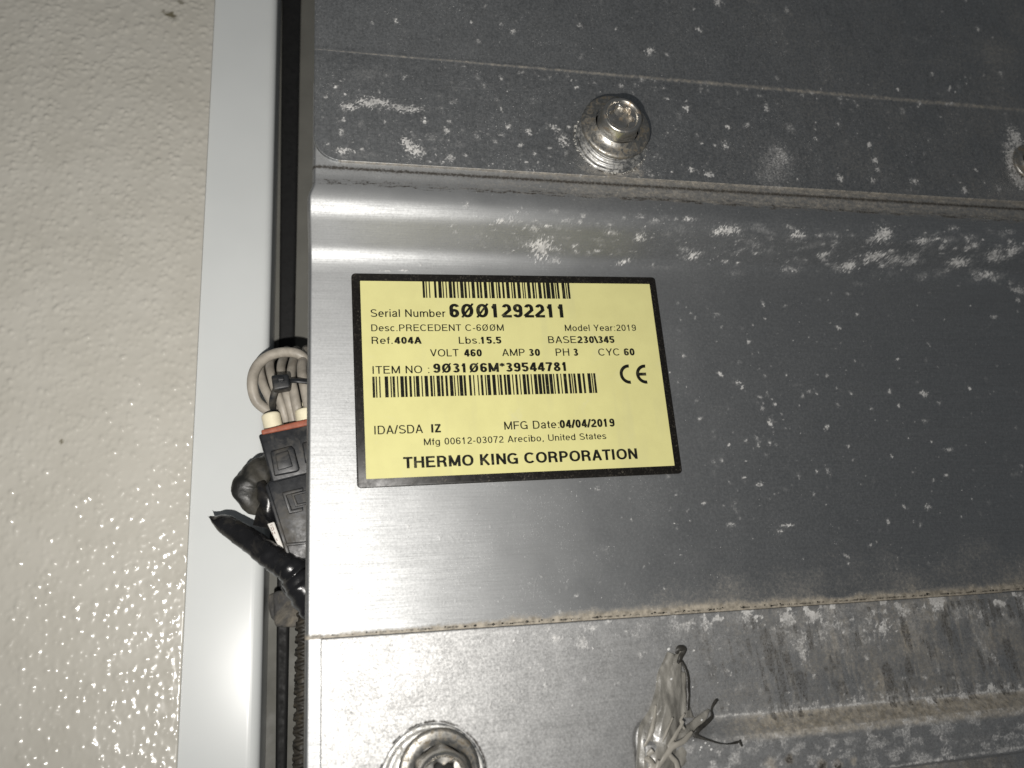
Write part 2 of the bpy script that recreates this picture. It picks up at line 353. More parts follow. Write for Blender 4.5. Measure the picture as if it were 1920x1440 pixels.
specks(W, X, Z, (1240, 540, 1920, 1060), 240, 1.3, 4.2, 0, 3, (.4, .9), 3)
specks(W, X, Z, (1250, 560, 1560, 1000), 70, 1.3, 4.2, 0, 4, (.5, .95), 3)
specks(W, X, Z, (700, 930, 1300, 1160), 60, 1.2, 3.6, 0, 5, (.3, .8), 3)
specks(W, X, Z, (640, 330, 1300, 500), 70, 1.4, 5, Yf/2, 6, (.4, .8), 3)
specks(W, X, Z, (580, 140, 1920, 330), 20, 1.4, 4, Yf, 8, (.4, .8), 3)
scratch(W, X, Z, ((705, 428), (735, 422), (775, 411)), .14, 0, .55)
scratch(W, X, Z, ((1010, 1076), (1003, 1095), (1002, 1120)), .18, 0, .45)
scratch(W, X, Z, ((1838, 618), (1852, 614), (1862, 600)), .14, 0, .6)
scratch(W, X, Z, ((1655, 532), (1664, 548), (1672, 560)), .14, 0, .4)
scratch(W, X, Z, ((1172, 1090), (1180, 1110), (1190, 1115)), .18, 0, .6)
for i in range(10): a = 2*math.pi*i/10; 
rq = np.random.RandomState(44)
for i in range(46):
    a_, b_ = 900+1000*rq.rand(), 520+600*rq.rand(); th_ = rq.randn()*.9; L_ = 8+26*rq.rand()**2
    scratch(W, X, Z, ((a_, b_), (a_+L_*.5*math.cos(th_)+rq.randn()*2, b_+L_*.5*math.sin(th_)+rq.randn()*2), (a_+L_*math.cos(th_), b_+L_*math.sin(th_))), .12, 0, .22+.16*rq.rand())
ang = [(1796+15*math.cos(a), 720+15*math.sin(a)) for a in np.linspace(0, 2*math.pi, 13)]; scratch(W, X, Z, ang, .18, 0, .42)
ang = [(992+14*math.cos(a), 930+14*math.sin(a)) for a in np.linspace(-.3, 3.6, 9)]; scratch(W, X, Z, ang, .16, 0, .32)
ARC = None; Z = Zk
# dust banked on top of the lower plate: thin at the left, deep at the right
al, up = line_d(X, Z, (578, 1196), (1920, 1105)); n1 = fbm(X/MM/5, Z/MM/5, 9, 4); n2 = fbm(X/MM*.9, Z/MM*.9, 19, 4); n3 = fbm(X/MM/14, Z/MM/14, 29, 4)
hgt = np.interp(al, [0, .1, .3, .5, .7, 1.], [1.2, 1.8, 3.4, 4.6, 3.0, 4.5])*(.45+1.1*n1)
Du = np.maximum(Du, 1.05*np.clip(1.2-up/hgt, 0, 1)*(up > -.5))
Du = np.maximum(Du, ss(.15, .6, al)*.62*np.clip(1.05-up/(26+14*al), 0, 1)*(.35+1.1*n3)*(up > 0))
Du = np.maximum(Du, .30*ss(.2, .8, al)*n3)
Du = np.maximum(Du, ss(.55, 1, al)*.55*np.clip(1-up/18, 0, 1)*ss(.45, .62, n1)*(up > 0))
# groove dirt under the flange edge; gap shadow and dark reflections painted in
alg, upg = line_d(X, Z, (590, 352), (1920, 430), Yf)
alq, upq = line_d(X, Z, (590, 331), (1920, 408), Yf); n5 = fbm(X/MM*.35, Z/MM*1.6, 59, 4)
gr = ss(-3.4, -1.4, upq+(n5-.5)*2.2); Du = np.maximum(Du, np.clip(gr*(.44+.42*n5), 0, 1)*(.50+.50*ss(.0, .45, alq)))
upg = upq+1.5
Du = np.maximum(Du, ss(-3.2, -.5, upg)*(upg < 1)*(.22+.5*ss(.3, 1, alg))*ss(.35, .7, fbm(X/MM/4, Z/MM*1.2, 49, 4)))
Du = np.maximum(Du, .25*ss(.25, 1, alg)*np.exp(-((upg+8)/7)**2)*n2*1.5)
G_ = .40*gr*(upq < 8)+.5*np.exp(-((upq-3.7)/.7)**2)*(upq < 8)+.38*np.exp(-((upq+2.6+(n5-.5)*3.2)/1.6)**2)*(.25+1.3*ss(.35, .65, fbm(X/MM*.22, Z/MM*1.8, 69, 4)))  # dirt, a painted gap shadow under the lip, a painted dark reflection below
G_ = np.maximum(G_, .62*ss(.50, .72, n2)*ss(-7, -2, upq)*(upq < -1)*ss(.05, .5, alq))  # ragged specks painted for the bare metal's dark reflection
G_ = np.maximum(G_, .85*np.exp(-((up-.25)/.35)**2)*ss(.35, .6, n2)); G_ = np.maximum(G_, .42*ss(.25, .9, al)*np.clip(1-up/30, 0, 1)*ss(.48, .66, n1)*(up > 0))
me = grid_mesh(np.stack([X, Y, Z], -1), 14*MM, 'l', {'white': W, 'dust': Du, 'grime_shade': G_})
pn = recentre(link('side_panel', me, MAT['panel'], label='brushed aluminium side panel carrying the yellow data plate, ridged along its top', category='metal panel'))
# ---------------------------------------------------------------- upper flange sheet, lying over the ridge's groove
def sheet(zlist, xleft, y_of, xr=XR, st=.385*MM):
    n = int((xr-min(xleft))/st); xx = np.concatenate([np.linspace(min(xleft), xr, n), xr+np.arange(1, 50)*2*MM]); xr = xx[-1]; s = (xx-xx[0])/(xr-xx[0]); n = len(s)
    Xs = np.array(xleft)[:, None]*(1-s)+xr*s; Zs = np.repeat(np.array(zlist)[:, None], n, 1)
    return Xs, Zs, y_of(Xs, Zs)
Yb = Yf - 1.2*MM
z0 = P(900, 316, Yb).z; z1 = P(1920, -140, Yb).z; xf = P(590, 150, Yb).x; Rc = 8.5*MM
zz = np.concatenate([z0+np.array([0, .02, .06, .12, .2])*MM, np.arange(z0+.385*MM, z1, .385*MM), z1+np.arange(1, 50)*2*MM])
dd = np.clip(Rc-(zz-z0), 0, Rc); xlft = xf + Rc - np.sqrt(np.clip(Rc*Rc-dd*dd, 0, None))
zc = P(900, 117, Yb).z
def yfl(X, Z): return Yb - .085*np.clip(Z-zc, 0, None) + (fbm(X/MM/25, Z/MM/25, 15, 2)-.5)*.25*MM - .10*MM*np.exp(-((Z-zc)/(.7*MM))**2)
X, Z, Y = sheet(zz, xlft, yfl)
W, Du = stain_canvas(X, Z); n1 = fbm(X/MM/5, Z/MM/5, 61, 4); n2 = fbm(X/MM*.9, Z/MM*.9, 62, 4); n3 = fbm(X/MM/18, Z/MM/18, 63, 3)
for a in ((655, 200, 16, 8, 0, .85), (700, 192, 34, 12, .05, .9), (760, 203, 40, 8, 0, .8), (690, 140, 34, 16, .3, .45), (765, 270, 10, 16, .3, .95), (782, 282, 12, 14, 0, .9), (808, 258, 14, 8, 0, .6), (643, 282, 14, 6, 0, .85), (670, 290, 30, 9, 0, .45),
          (796, 226, 6, 7, 0, .8), (836, 243, 6, 9, .2, .8), (845, 297, 9, 9, 0, .8), (862, 272, 14, 4, 0, .55), (640, 248, 5, 8, 0, .9), (643, 226, 4, 4, 0, .8), (646, 176, 5, 4, 0, .8), (932, 186, 4, 7, 0, .6), (940, 204, 3, 6, .4, .8),
          (953, 236, 6, 8, 0, .8), (990, 247, 7, 7, 0, .9), (1040, 240, 12, 7, -.6, .9), (1055, 262, 9, 14, .3, .85), (1000, 186, 7, 4, 0, .6), (850, 192, 8, 4, 0, .7), (938, 144, 5, 6, 0, .8), (895, 80, 4, 4, 0, .8), (961, 63, 5, 5, 0, .9), (741, 43, 4, 6, 0, .9), (938, 50, 4, 4, 0, .7),
          (1217, 100, 8, 8, 0, .8), (1085, 53, 4, 5, 0, .8), (1340, 14, 9, 8, .5, .8), (1467, 30, 4, 6, 0, .7), (1287, 203, 8, 6, .4, .9), (1273, 219, 6, 9, 0, .5), (1360, 272, 7, 8, 0, .8), (1400, 235, 8, 5, .5, .7), (1437, 203, 5, 9, 0, .8), (1480, 240, 9, 10, .6, .6),
          (1455, 305, 30, 34, .1, .62), (1440, 330, 26, 18, 0, .6), (1465, 290, 16, 20, 0, .7), (1296, 318, 8, 5, 0, .9), (1330, 326, 9, 7, 0, .9), (1575, 335, 6, 8, 0, .9), (1640, 300, 6, 6, 0, .9), (1645, 318, 4, 6, 0, .8), (1715, 340, 9, 5, 0, .8), (1810, 357, 7, 6, 0, .9), (1872, 354, 5, 7, 0, .7), (1572, 233, 3, 4, 0, .9),
          (1528, 242, 3, 4, 0, .8), (1530, 260, 4, 5, 0, .8), (1636, 338, 5, 5, 0, .8), (1725, 84, 12, 5, 0, .4), (1160, 322, 26, 6, 0, .6), (1120, 316, 16, 6, 0, .5), (1905, 262, 14, 22, .2, .95), (1898, 300, 12, 26, -.2, .95), (1912, 338, 12, 22, .5, .9), (1890, 275, 12, 8, 0, .7), (1900, 358, 30, 7, -.3, .4)):
    blob(W, X, Z, a[0], a[1], a[2], a[3], Yb, a[5], a[4], int(a[0]) % 50, 1.1, 2.4)
specks(W, X, Z, (600, 120, 900, 300), 150, 1.4, 5, Yb, 21, (.4, .85), 2.5)
specks(W, X, Z, (880, 140, 1900, 360), 260, 1.4, 4.6, Yb, 22, (.4, .9), 3)
specks(W, X, Z, (640, 0, 1900, 110), 110, 1.3, 4, Yb, 23, (.35, .85), 3)
specks(W, X, Z, (640, 285, 1240, 335), 90, 1.4, 4.2, Yb, 24, (.5, .9), 2)
for i in range(46):
    t_ = RS.rand(); blob(W, X, Z, 820+1080*t_, 118+86*t_*1.02+RS.rand()*16, 2+4*RS.rand()**2, 2+2.5*RS.rand(), Yb, .7, 0, i, .9, 2)
scratch(W, X, Z, ((740, 136), (790, 152), (850, 163), (930, 167), (990, 169), (1015, 165)), .14, Yb, .55)
scratch(W, X, Z, ((640, 120), (720, 128), (762, 136)), .12, Yb, .35)
scratch(W, X, Z, ((655, 88), (664, 76), (668, 58), (674, 50)), .14, Yb, .36)
scratch(W, X, Z, ((820, 200), (850, 205), (880, 212)), .12, Yb, .35)
scratch(W, X, Z, ((1738, 220), (1748, 245), (1752, 262)), .12, Yb, .3)
alc, upc = line_d(X, Z, (590, 92), (1920, 207), Yb)
wdt = np.interp(alc, [0, .3, .5, 1], [.35, .9, 1.3, 1.6])
Du = np.maximum(Du, np.exp(-((upc)/wdt)**2)*(.45+.5*n2))
Du = np.maximum(Du, .22+.35*n3*ss(0, 1, alc)); Du = np.maximum(Du, ss(.2, 1, alc)*.5*np.exp(-np.clip(upc, 0, None)/4)*(upc > 0)*n1*1.3)
alb, upb = line_d(X, Z, (640, 310), (1920, 386), Yb)
Du = np.maximum(Du, np.clip(1-upb/1.6, 0, 1)*(.5+.5*n1)); Du[:2] = .75
blob(Du, X, Z, 1150, 320, 60, 22, Yb, .8, 0, 3, .5, .5); blob(Du, X, Z, 1150, 240, 90, 90, Yb, .35, 0, 4, .4, .4)
G_ = .45*np.exp(-((upc-.2)/.25)**2)*ss(.4, .6, n2)*(1-ss(.3, .6, alc)); blob(G_, X, Z, 872, 30, 10, 8, Yb, .5, 0, 2, .6); bx_, bz_ = XZ(1145, 263, Yb); rd_ = np.hypot(X-bx_, Z-bz_)/MM; G_ = np.maximum(G_, .8*np.exp(-((rd_-13.6)/.7)**2)*ss(.3, .6, n2)); G_ = np.maximum(G_, .30*ss(.5, .7, n1))
me = grid_mesh(np.stack([X, Y, Z], -1), 3.4*MM, 'bl', {'white': W, 'dust': Du, 'grime_shade': G_})
fs_ = recentre(link('upper_flange', me, MAT['flange'], label='dark grey oxidised aluminium sheet overlapping the panel at the top, with one rounded lower corner', category='metal sheet'))
# ---------------------------------------------------------------- lower plate with its raised rib at the bottom right
Yl = -1.6*MM
zt2 = P(600, 1197, Yl).z; xl2 = P(602, 1300, Yl).x; zb2 = min(P(900, 1545, Yl).z, P(1920, 1520, Yl).z)
xe = P(1199, 1400, Yl).x; ze = P(1400, 1339, Yl).z; H = 3.2*MM; Rr = 4.2*MM
x2, z2 = XZ(1668, 1438, Yl-H)
def rib(X, Z):
    dl = X-xe; dt = ze-Z
    c = (dl < Rr) & (dt < Rr)
    inner = np.where(c, Rr-np.hypot(Rr-dl, Rr-dt), np.minimum(dl, dt))
    wv = np.where(c, .8+3*(dl/Rr).clip(0, 1), np.where(dl < dt, .8, 6.6))*MM
    tp = ss(0, 1, np.clip(dt/(6.8*MM), 0, 1)); lf = ss(0, 1, np.clip(inner/(.9*MM), 0, 1))
    lf2 = ss(0, 1, np.clip(dl/(.9*MM), 0, 1))
    h = H*np.where(dt < 0, 0, tp)*lf2*np.where(c, lf, 1)
    groove = -.35*MM*np.exp(-((inner+.9*MM)/(.6*MM))**2)*(dl < 6*MM)
    stepd = ze-Z
    low = ss(0, 1, np.clip((z2-Z)/(1.3*MM), 0, 1))*ss(0, 1, np.clip((X-x2+4*MM)/(6*MM), 0, 1))
    return h+groove-2.2*MM*low
def ylo(X, Z): return Yl-rib(X, Z)+(fbm(X/MM/12, Z/MM/12, 35, 3)-.5)*.14*MM
zz = np.concatenate([zb2+np.arange(-40, 0)*2*MM, np.arange(zb2, zt2, .385*MM)]); X, Z, Y = sheet(zz, [xl2]*len(zz), ylo)
W, Du = stain_canvas(X, Z); n1 = fbm(X/MM/5, Z/MM/5, 71, 4); n2 = fbm(X/MM*.9, Z/MM*.9, 72, 4); n3 = fbm(X/MM/16, Z/MM/9, 73, 4); n4 = fbm(X/MM/2.0, Z/MM/14, 74, 4)
for a in ((1262, 1160, 12, 10, 0, .6), (1322, 1168, 12, 16, 0, .7), (1095, 1205, 13, 14, 0, .72), (1500, 1205, 18, 22, -.6, .75), (1505, 1225, 8, 18, .3, .75), (1440, 1202, 16, 9, 0, .6), (1455, 1183, 9, 8, 0, .8), (1540, 1190, 13, 11, 0, .75),
          (1560, 1150, 50, 14, .1, .6), (1615, 1180, 16, 10, 0, .6), (1625, 1200, 18, 8, 0, .65), (1655, 1178, 18, 14, .4, .85), (1583, 1186, 5, 5, 0, .8), (1685, 1140, 6, 12, .5, .9), (1692, 1152, 7, 5, 0, .9), (1715, 1165, 16, 20, 0, .5), (1795, 1148, 10, 12, 0, .7), (1820, 1145, 10, 8, 0, .6),
          (1843, 1215, 8, 30, .35, .62), (1865, 1235, 9, 10, 0, .7), (1915, 1130, 8, 18, 0, .8), (1758, 1250, 4, 8, 0, .7), (1857, 1290, 8, 7, 0, .95), (1787, 1270, 5, 5, 0, .7), (1392, 1290, 6, 6, 0, .6), (1383, 1158, 8, 8, 0, .6)):
    blob(W, X, Z, a[0], a[1], a[2], a[3], Yl, a[5], a[4], int(a[0]) % 50, .9, 1.5)
ale, upe = line_d(X, Z, (1340, 1345), (1920, 1293), Yl)
for i in range(70):
    t_ = RS.rand(); r = 2+7*RS.rand()**2; blob(W, X, Z, 1345+575*t_, 1341-52*t_+RS.randn()*5-3, r*1.3, r, Yl, .5+.4*RS.rand(), 0, i, .9, 1.7)
for i in range(60):
    t_ = RS.rand(); r = 2+7*RS.rand()**2; blob(W, X, Z, 1000+920*t_, 1174-62*t_+RS.rand()**2*36, r*1.4, r, Yl, .4+.4*RS.rand(), 0, i+9, .9, 1.7)
specks(W, X, Z, (900, 1130, 1900, 1330), 340, 1.4, 4.5, Yl, 33, (.4, .85), 3)
specks(W, X, Z, (1230, 1380, 1900, 1440), 110, 1.6, 7, Yl-H, 34, (.4, .8), 2)
alw, upw = line_d(X, Z, (1640, 1446), (1920, 1402), Yl-H); al_w, up_w = line_d(X, Z, (600, 1197), (1920, 1106), Yl)
W = np.maximum(W, .78*np.exp(-((upw-.4)/1.1)**2)*ss(-.1, .15, alw)*(.5+n2))  # pale line painted for the step's edge highlight, plus white residue
W = np.maximum(W, .55*np.exp(-((upw-4.5)/2.5)**2)*ss(.3, .6, alw)*ss(.45, .6, n1))
W = np.maximum(W, (.36+.36*ss(.42, .66, fbm(X/MM/3.4, Z/MM/2.3, 77, 5)))*(rib(X, Z) > 2.8*MM)*(Z > z2))  # whitened rib face paints the light its tilt would catch
W = np.maximum(W, .80*np.exp(-((upe-.2)/.9)**2)*(ale > 0)*(.6+.8*n2))
W = np.maximum(W, .92*ss(.15, .6, al_w)*ss(.51, .64, fbm(X/MM/3.2, Z/MM/3.2, 79, 5))*(rib(X, Z) < 1*MM)*np.clip(1.2+up_w/16, 0, 1))
al, up = line_d(X, Z, (600, 1197), (1920, 1106), Yl)
Du = np.maximum(Du, np.clip(1-(-up)/1.2, 0, 1)*(.25+.6*n1))
Du = np.maximum(Du, np.clip(ss(.12, .75, al)*(.28+.62*n3+.42*(n4-.5)), 0, 1)*(rib(X, Z) < 1.2*MM)*.95)
band = ss(-.4, .2, -upe)*(1-ss(6.0, 9.5, -upe))*ss(0, .05, X-xe+.0*X)*(X > xe+1*MM)
Du = np.maximum(Du, band*(.72+.35*n2)); Du = np.maximum(Du, (rib(X, Z) > 2.6*MM)*.50*n1)
for cx_, cy_, rr in ((1480, 1424, 10), (1541, 1434, 12), (1572, 1434, 10), (1600, 1428, 9), (1445, 1432, 14)): blob(Du, X, Z, cx_, cy_, rr, rr, Yl-H, .9, 0, 5, .3)
n6 = fbm(X/MM/1.6+Z/MM*.05, Z/MM/13, 75, 4); n7 = fbm(X/MM/6, Z/MM/5, 76, 4)
flat_ = (rib(X, Z) < 1.0*MM)
G_ = .67*ss(.15, .6, al)*ss(.42, .60, n6)*ss(.36, .58, n7)*flat_*(-up > 2); G_ = np.maximum(G_, .50*ss(.0, .3, alw+.2)*(upw < -1)*ss(.4, .6, n7))
G_ = np.maximum(G_, band*.40*ss(.45, .6, n2)); G_ = np.maximum(G_, .6*np.exp(-((al*0+X-xl2-.2*MM)/(.4*MM))**2)*ss(.45, .6, n2))
G_ = np.maximum(G_, .8*np.exp(-((X-xe-.25*MM)/(.28*MM))**2)*(Z < ze-3*MM))
bx_, bz_ = XZ(813, 1462, Yl); rd_ = np.hypot(X-bx_, Z-bz_)/MM; G_ = np.maximum(G_, .95*np.exp(-((rd_-15.3)/.6)**2)*ss(.36, .6, n1)); Du = np.maximum(Du, .5*np.exp(-((rd_-16.2)/1.6)**2)*n2)
for cx_, cy_, rr in ((1480, 1424, 9), (1541, 1436, 10), (1572, 1436, 9)): blob(G_, X, Z, cx_, cy_, rr, rr, Yl-H, .8, 0, 5, .3)
Du = np.maximum(Du, .64*ss(.25, .7, al)*ss(.46, .62, fbm(X/MM/1.9+5, Z/MM/16, 78, 4))*flat_)
me = grid_mesh(np.stack([X, Y, Z], -1), 1.4*MM, 'tl', {'white': W, 'dust': Du, 'grime_shade': G_})
lp = recentre(link('lower_plate', me, MAT['lower'], label='weathered aluminium plate lapped over the panel foot, with white corrosion and a rib', category='metal plate'))
# black crumbs of dirt caught in the seam
v, f_ = [], []
for i in range(70):
    t_ = RS.rand(); c = P(600+1300*t_, 1194-89*t_-RS.rand()*3, -.0004); r = (.10+.30*RS.rand()**2.5)*MM
    bm = bmesh.new(); bmesh.ops.create_icosphere(bm, subdivisions=1, radius=r)
    n = len(v); v += [c+Vector((a.co.x*(1+RS.rand()), a.co.y*.6, a.co.z)) for a in bm.verts]; f_ += [tuple(q.index+n for q in g.verts) for g in bm.faces]; bm.free()
recentre(link('seam_dirt', mesh(v, f_), MAT['silicone_dark'], label='dark crumbs of dirt caught along the seam above the lower plate', category='dirt', kind='stuff'))
# ================================================================ DATA PLATE
oc = [P(*c) for c in ((658, 513.7), (1228.5, 521), (1276.6, 888), (670, 916))]
ic = [P(*c) for c in ((675.4, 527.5), (1218.5, 534.4), (1261.5, 874), (686, 898.8))]
ux = ((oc[1]-oc[0]).normalized()+(oc[2]-oc[3]).normalized()); ux.y = 0; ux.normalize(); uz = Vector((-ux.z, 0, ux.x))
cen = sum(oc, Vector())/4
print('PLATE', [round((c-cen).dot(ux)*1000, 1) for c in oc], [round((c-cen).dot(uz)*1000, 1) for c in oc])
def uv(px, py): q = P(px, py)-cen; return q.dot(ux), q.dot(uz)
w2 = ((oc[1]-oc[0]).length+(oc[2]-oc[3]).length)/4; h2 = ((oc[0]-oc[3]).length+(oc[1]-oc[2]).length)/4
iw = ((ic[1]-ic[0]).length+(ic[2]-ic[3]).length)/4; ih = ((ic[0]-ic[3]).length+(ic[1]-ic[2]).length)/4
icc = sum(ic, Vector())/4-cen; icu, icv = icc.dot(ux), icc.dot(uz)
PLT = .55*MM; y0p = -.06*MM
plate = empty('data_plate', cen + Vector((0, 0, 0)), label='yellow data plate with a black border, barcodes and serial number, stuck on the aluminium panel', category='data plate')
plate.rotation_euler = (0, -math.atan2(ux.z, ux.x), 0)
# a plate's own coordinates: u right, v up, y depth
def rrect(u0, u1, v0, v1, r, y, n=5):
    out = []
    for cx, cz, a0 in ((u1-r, v1-r, 0), (u0+r, v1-r, 90), (u0+r, v0+r, 180), (u1-r, v0+r, 270)):
        for k in range(n+1): a = math.radians(a0+90*k/n); out.append(Vector((cx+r*math.cos(a), y, cz+r*math.sin(a))))
    return out
a = rrect(-w2, w2, -h2, h2, 1.3*MM, y0p-PLT); b = [Vector((v.x, y0p, v.z)) for v in a]; n = len(a)
o = link('border', mesh(a+b, [tuple(range(n))]+[(i, i+n, (i+1) % n+n, (i+1) % n) for i in range(n)], False), MAT['border'], plate); bevel(o, .18*MM, 2)
yy = y0p-PLT-.03*MM
a = rrect(icu-iw, icu+iw, icv-ih, icv+ih, .15*MM, yy, 2)
link('yellow_face', mesh(a, [tuple(range(len(a)))], False), MAT['yellow'], plate)
yt = yy-.02*MM
# lettering: every glyph is a set of strokes (centre lines), swept to a plain grotesque; cap height 1
def A_(cx, cy, rx, ry, a0, a1, n=22, e=2.25):
    out = []
    for i in range(n+1):
        a = math.radians(a0+(a1-a0)*i/n); c, s_ = math.cos(a), math.sin(a)
        out.append((cx+rx*math.copysign(abs(c)**(2/e), c), cy+ry*math.copysign(abs(s_)**(2/e), s_)))
    return out
def glyph(ch, w):
    h = w/2; T = 1-h; X_ = .72-h; M_ = .5; l = .04+h
    def bowl(x0, y0, y1, r): cy = (y0+y1)/2; ry = (y1-y0)/2; rx = min(ry, .5*(r-x0)); return [(x0, y1), (r-rx, y1)]+A_(r-rx, cy, rx, ry, 90, -90, 16, 2.0)+[(r-rx, y0), (x0, y0)]
    r = .62-h
    if ch == ' ': return [], .30
    if ch == 'A': return [[(.02+h*.8, 0), (.34, 1-.0), ], [(.66-h*.8, 0), (.34, 1)], [(.13, .30+h*.2), (.55, .30+h*.2)]], .68
    if ch == 'B': return [[(l, 0), (l, 1)], bowl(l, .52, T, .60-h), bowl(l, h, .52, .64-h)], .69
    if ch == 'C': return [A_(.37, .5, .33-h*.6, .5-h, 42, 318)], .72
    if ch == 'D': return [[(l, 0), (l, 1)], [(l, T), (.34, T)]+A_(.34, .5, .34-h, .5-h, 90, -90, 20)+[(.34, h), (l, h)]], .72
    if ch == 'E': return [[(l, 0), (l, 1)], [(l, T), (.60, T)], [(l, .53), (.56, .53)], [(l, h), (.62, h)]], .66
    if ch == 'F': return [[(l, 0), (l, 1)], [(l, T), (.58, T)], [(l, .50), (.53, .50)]], .60
    if ch == 'G': return [A_(.38, .5, .34-h*.6, .5-h, 42, 325), [(.42, .46), (.70-h, .46), (.70-h, 0)]], .76
    if ch == 'H': return [[(l, 0), (l, 1)], [(.67-h, 0), (.67-h, 1)], [(l, .53), (.67-h, .53)]], .71
    if ch == 'I': return [[(l+.01, 0), (l+.01, 1)]], .13+w
    if ch == 'K': return [[(l, 0), (l, 1)], [(l, .34), (.64-h, 1)], [(.27, .56), (.66-h*.7, 0)]], .69
    if ch == 'L': return [[(l, 1), (l, 0)], [(l, h), (.53, h)]], .56
    if ch == 'M': return [[(l, 0), (l, 1)], [(.78-h, 0), (.78-h, 1)], [(l, 1-h*.3), (.41, h*.9)], [(.78-h, 1-h*.3), (.41, h*.9)]], .82
    if ch == 'N': return [[(l, 0), (l, 1)], [(.66-h, 0), (.66-h, 1)], [(l, 1-h*.7), (.66-h, h*.7)]], .71
    if ch == 'O': return [A_(.39, .5, .39-h-.03, .5-h, 0, 360, 40)], .78
    if ch == 'P': return [[(l, 0), (l, 1)], bowl(l, .45, T, .62-h)], .66
    if ch == 'R': return [[(l, 0), (l, 1)], bowl(l, .48, T, .63-h), [(.38, .48), (.48, .44), (.56-h*.4, .32), (.60-h*.4, 0)]], .71
    if ch == 'S': return [A_(.335, .735, .26-h*.5, .265-h, 22, 180, 14, 2.1)[:-1]+A_(.335, .735, .26-h*.5, .265-h-.0, 180, 250, 6, 2.1)+[(.335, .50)]+A_(.335, .265, .29-h*.5, .265-h, 70, 0, 6, 2.1)+A_(.335, .265, .29-h*.5, .265-h, 0, -158, 14, 2.1)[1:]], .67
    if ch == 'T': return [[(.30, 0), (.30, 1)], [(.01, T), (.59, T)]], .60
    if ch == 'U': return [[(l, 1), (l, .32)]+A_(.355, .32, .355-l, .32-h, 180, 360, 18)+[(.67-h+.0, 1)]], .71
    if ch == 'V': return [[(.02+h*.7, 1), (.325, h*.7)], [(.63-h*.7, 1), (.325, h*.7)]], .65
    if ch == 'Y': return [[(.02+h*.7, 1), (.325, .40)], [(.63-h*.7, 1), (.325, .40)], [(.325, .44), (.325, 0)]], .65
    if ch == 'Z': return [[(.04, T), (.57, T)], [(.56-h*.6, 1-h), (.05+h*.6, h)], [(.03, h), (.58, h)]], .61
    if ch in 'c': return [A_(.28, .36, .25-h, .37-h, 45, 315)], .51
    if ch == 'e': return [[(.04+h, .37), (.51-h*.4, .37)]+A_(.28, .36, .25-h*.9, .37-h, 8, 315)], .56
    if ch == 'o': return [A_(.29, .36, .26-h, .37-h, 0, 360, 30)], .58
    if ch == 'a': return [[(.07+h*.6, .53)]+A_(.27, .50, .20-h*.6, .225-h*.3, 165, 0, 12)+[(.47-h, .12), (.50, h*.7)], [(.46-h, .42), (.25, .38)]+A_(.22, .205, .18-h*.7, .205-h, 90, 270, 14)+[(.30, h), (.47-h, .16)]], .55
    if ch == 'b': return [[(l, 0), (l, 1)], A_(.30, .36, .25-h, .37-h, 0, 360, 30)], .58
    if ch == 'd': return [[(.53-h, 0), (.53-h, 1)], A_(.28, .36, .25-h, .37-h, 0, 360, 30)], .58
    if ch == 'g': return [[(.53-h, .72), (.53-h, -.06)]+A_(.28, -.06, .25-h, .22-h, 0, -160, 12), A_(.28, .36, .25-h, .37-h, 0, 360, 30)], .58
    if ch == 'f': return [[(.15, 0), (.15, .80)]+A_(.28, .80, .13, .20-h, 180, 95, 8), [(.01, X_), (.29, X_)]], .29
    if ch == 't': return [[(.15, .92), (.15, .18)]+A_(.28, .18, .13, .18-h, 180, 265, 8), [(.01, X_), (.29, X_)]], .30
    if ch == 'i': return [[(l, 0), (l, .72)], [(l, .87), (l, 1)]], .08+w
    if ch == 'l': return [[(l, 0), (l, 1)]], .08+w
    if ch == 'n': return [[(l, 0), (l, .72)], [(l, .46)]+A_(.28, .46, .24-h, .27-h, 165, 0, 14)+[(.52-h, 0)]], .57
    if ch == 'm': return [[(l, 0), (l, .72)], [(l, .50)]+A_(.245, .50, .205-h, .23-h, 165, 0, 12)+[(.45-h, 0)], [(.45-h, .50)]+A_(.245+.41-h, .50, .205-h*.6, .23-h, 165, 0, 12)+[(.86-h*1.6, 0)]], .90-h
    if ch == 'r': return [[(l, 0), (l, .72)], [(l, .42)]+A_(.30, .44, .25-h, .28-h, 170, 80, 10)], .35
    if ch == 's': return [A_(.25, .53, .20-h*.6, .195-h*.9, 15, 180, 10, 2.1)[:-1]+A_(.25, .53, .20-h*.6, .195-h*.9, 180, 250, 5, 2.1)+[(.25, .365)]+A_(.25, .19, .215-h*.6, .19-h*.9, 70, -165, 16, 2.1)], .50
    if ch == 'u': return [[(l, .72), (l, .26)]+A_(.28, .26, .24-h, .27-h, 180, 345, 14), [(.52-h, 0), (.52-h, .72)]], .57
    if ch == '0': return [A_(.28, .5, .25-h, .5-h, 0, 360, 40, 2.2)], .56
    if ch == '\u00d8': return [A_(.36, .5, .31-h, .5-h, 0, 360, 40, 2.1), [(.08, .0), (.66, 1.02)]], .74
    if ch == '1': return [[(.35-h, 0), (.35-h, 1)], [(.09, .76-h*.3), (.22, .79-h*.3), (.35-h*1.2, .93)]], .56
    if ch == '2': return [A_(.28, .70, .235-h, .30-h, 168, 0, 14, 2.1)+[(.46-h*.3, .55), (.10, .17), (.07+h, h)], [(.04, h), (.53, h)]], .56
    if ch == '3': return [A_(.27, .745, .22-h, .255-h, 160, -75, 16, 2.1)+[(.24, .515)], [(.24, .515), (.29, .515)]+A_(.275, .265, .245-h, .26-h, 80, -160, 18, 2.1)], .56
    if ch == '4': return [[(.43-h*.6, 0), (.43-h*.6, 1)], [(.43-h, 1-h*.6), (.05+h*.4, .30)], [(.03, .27), (.54, .27)]], .56
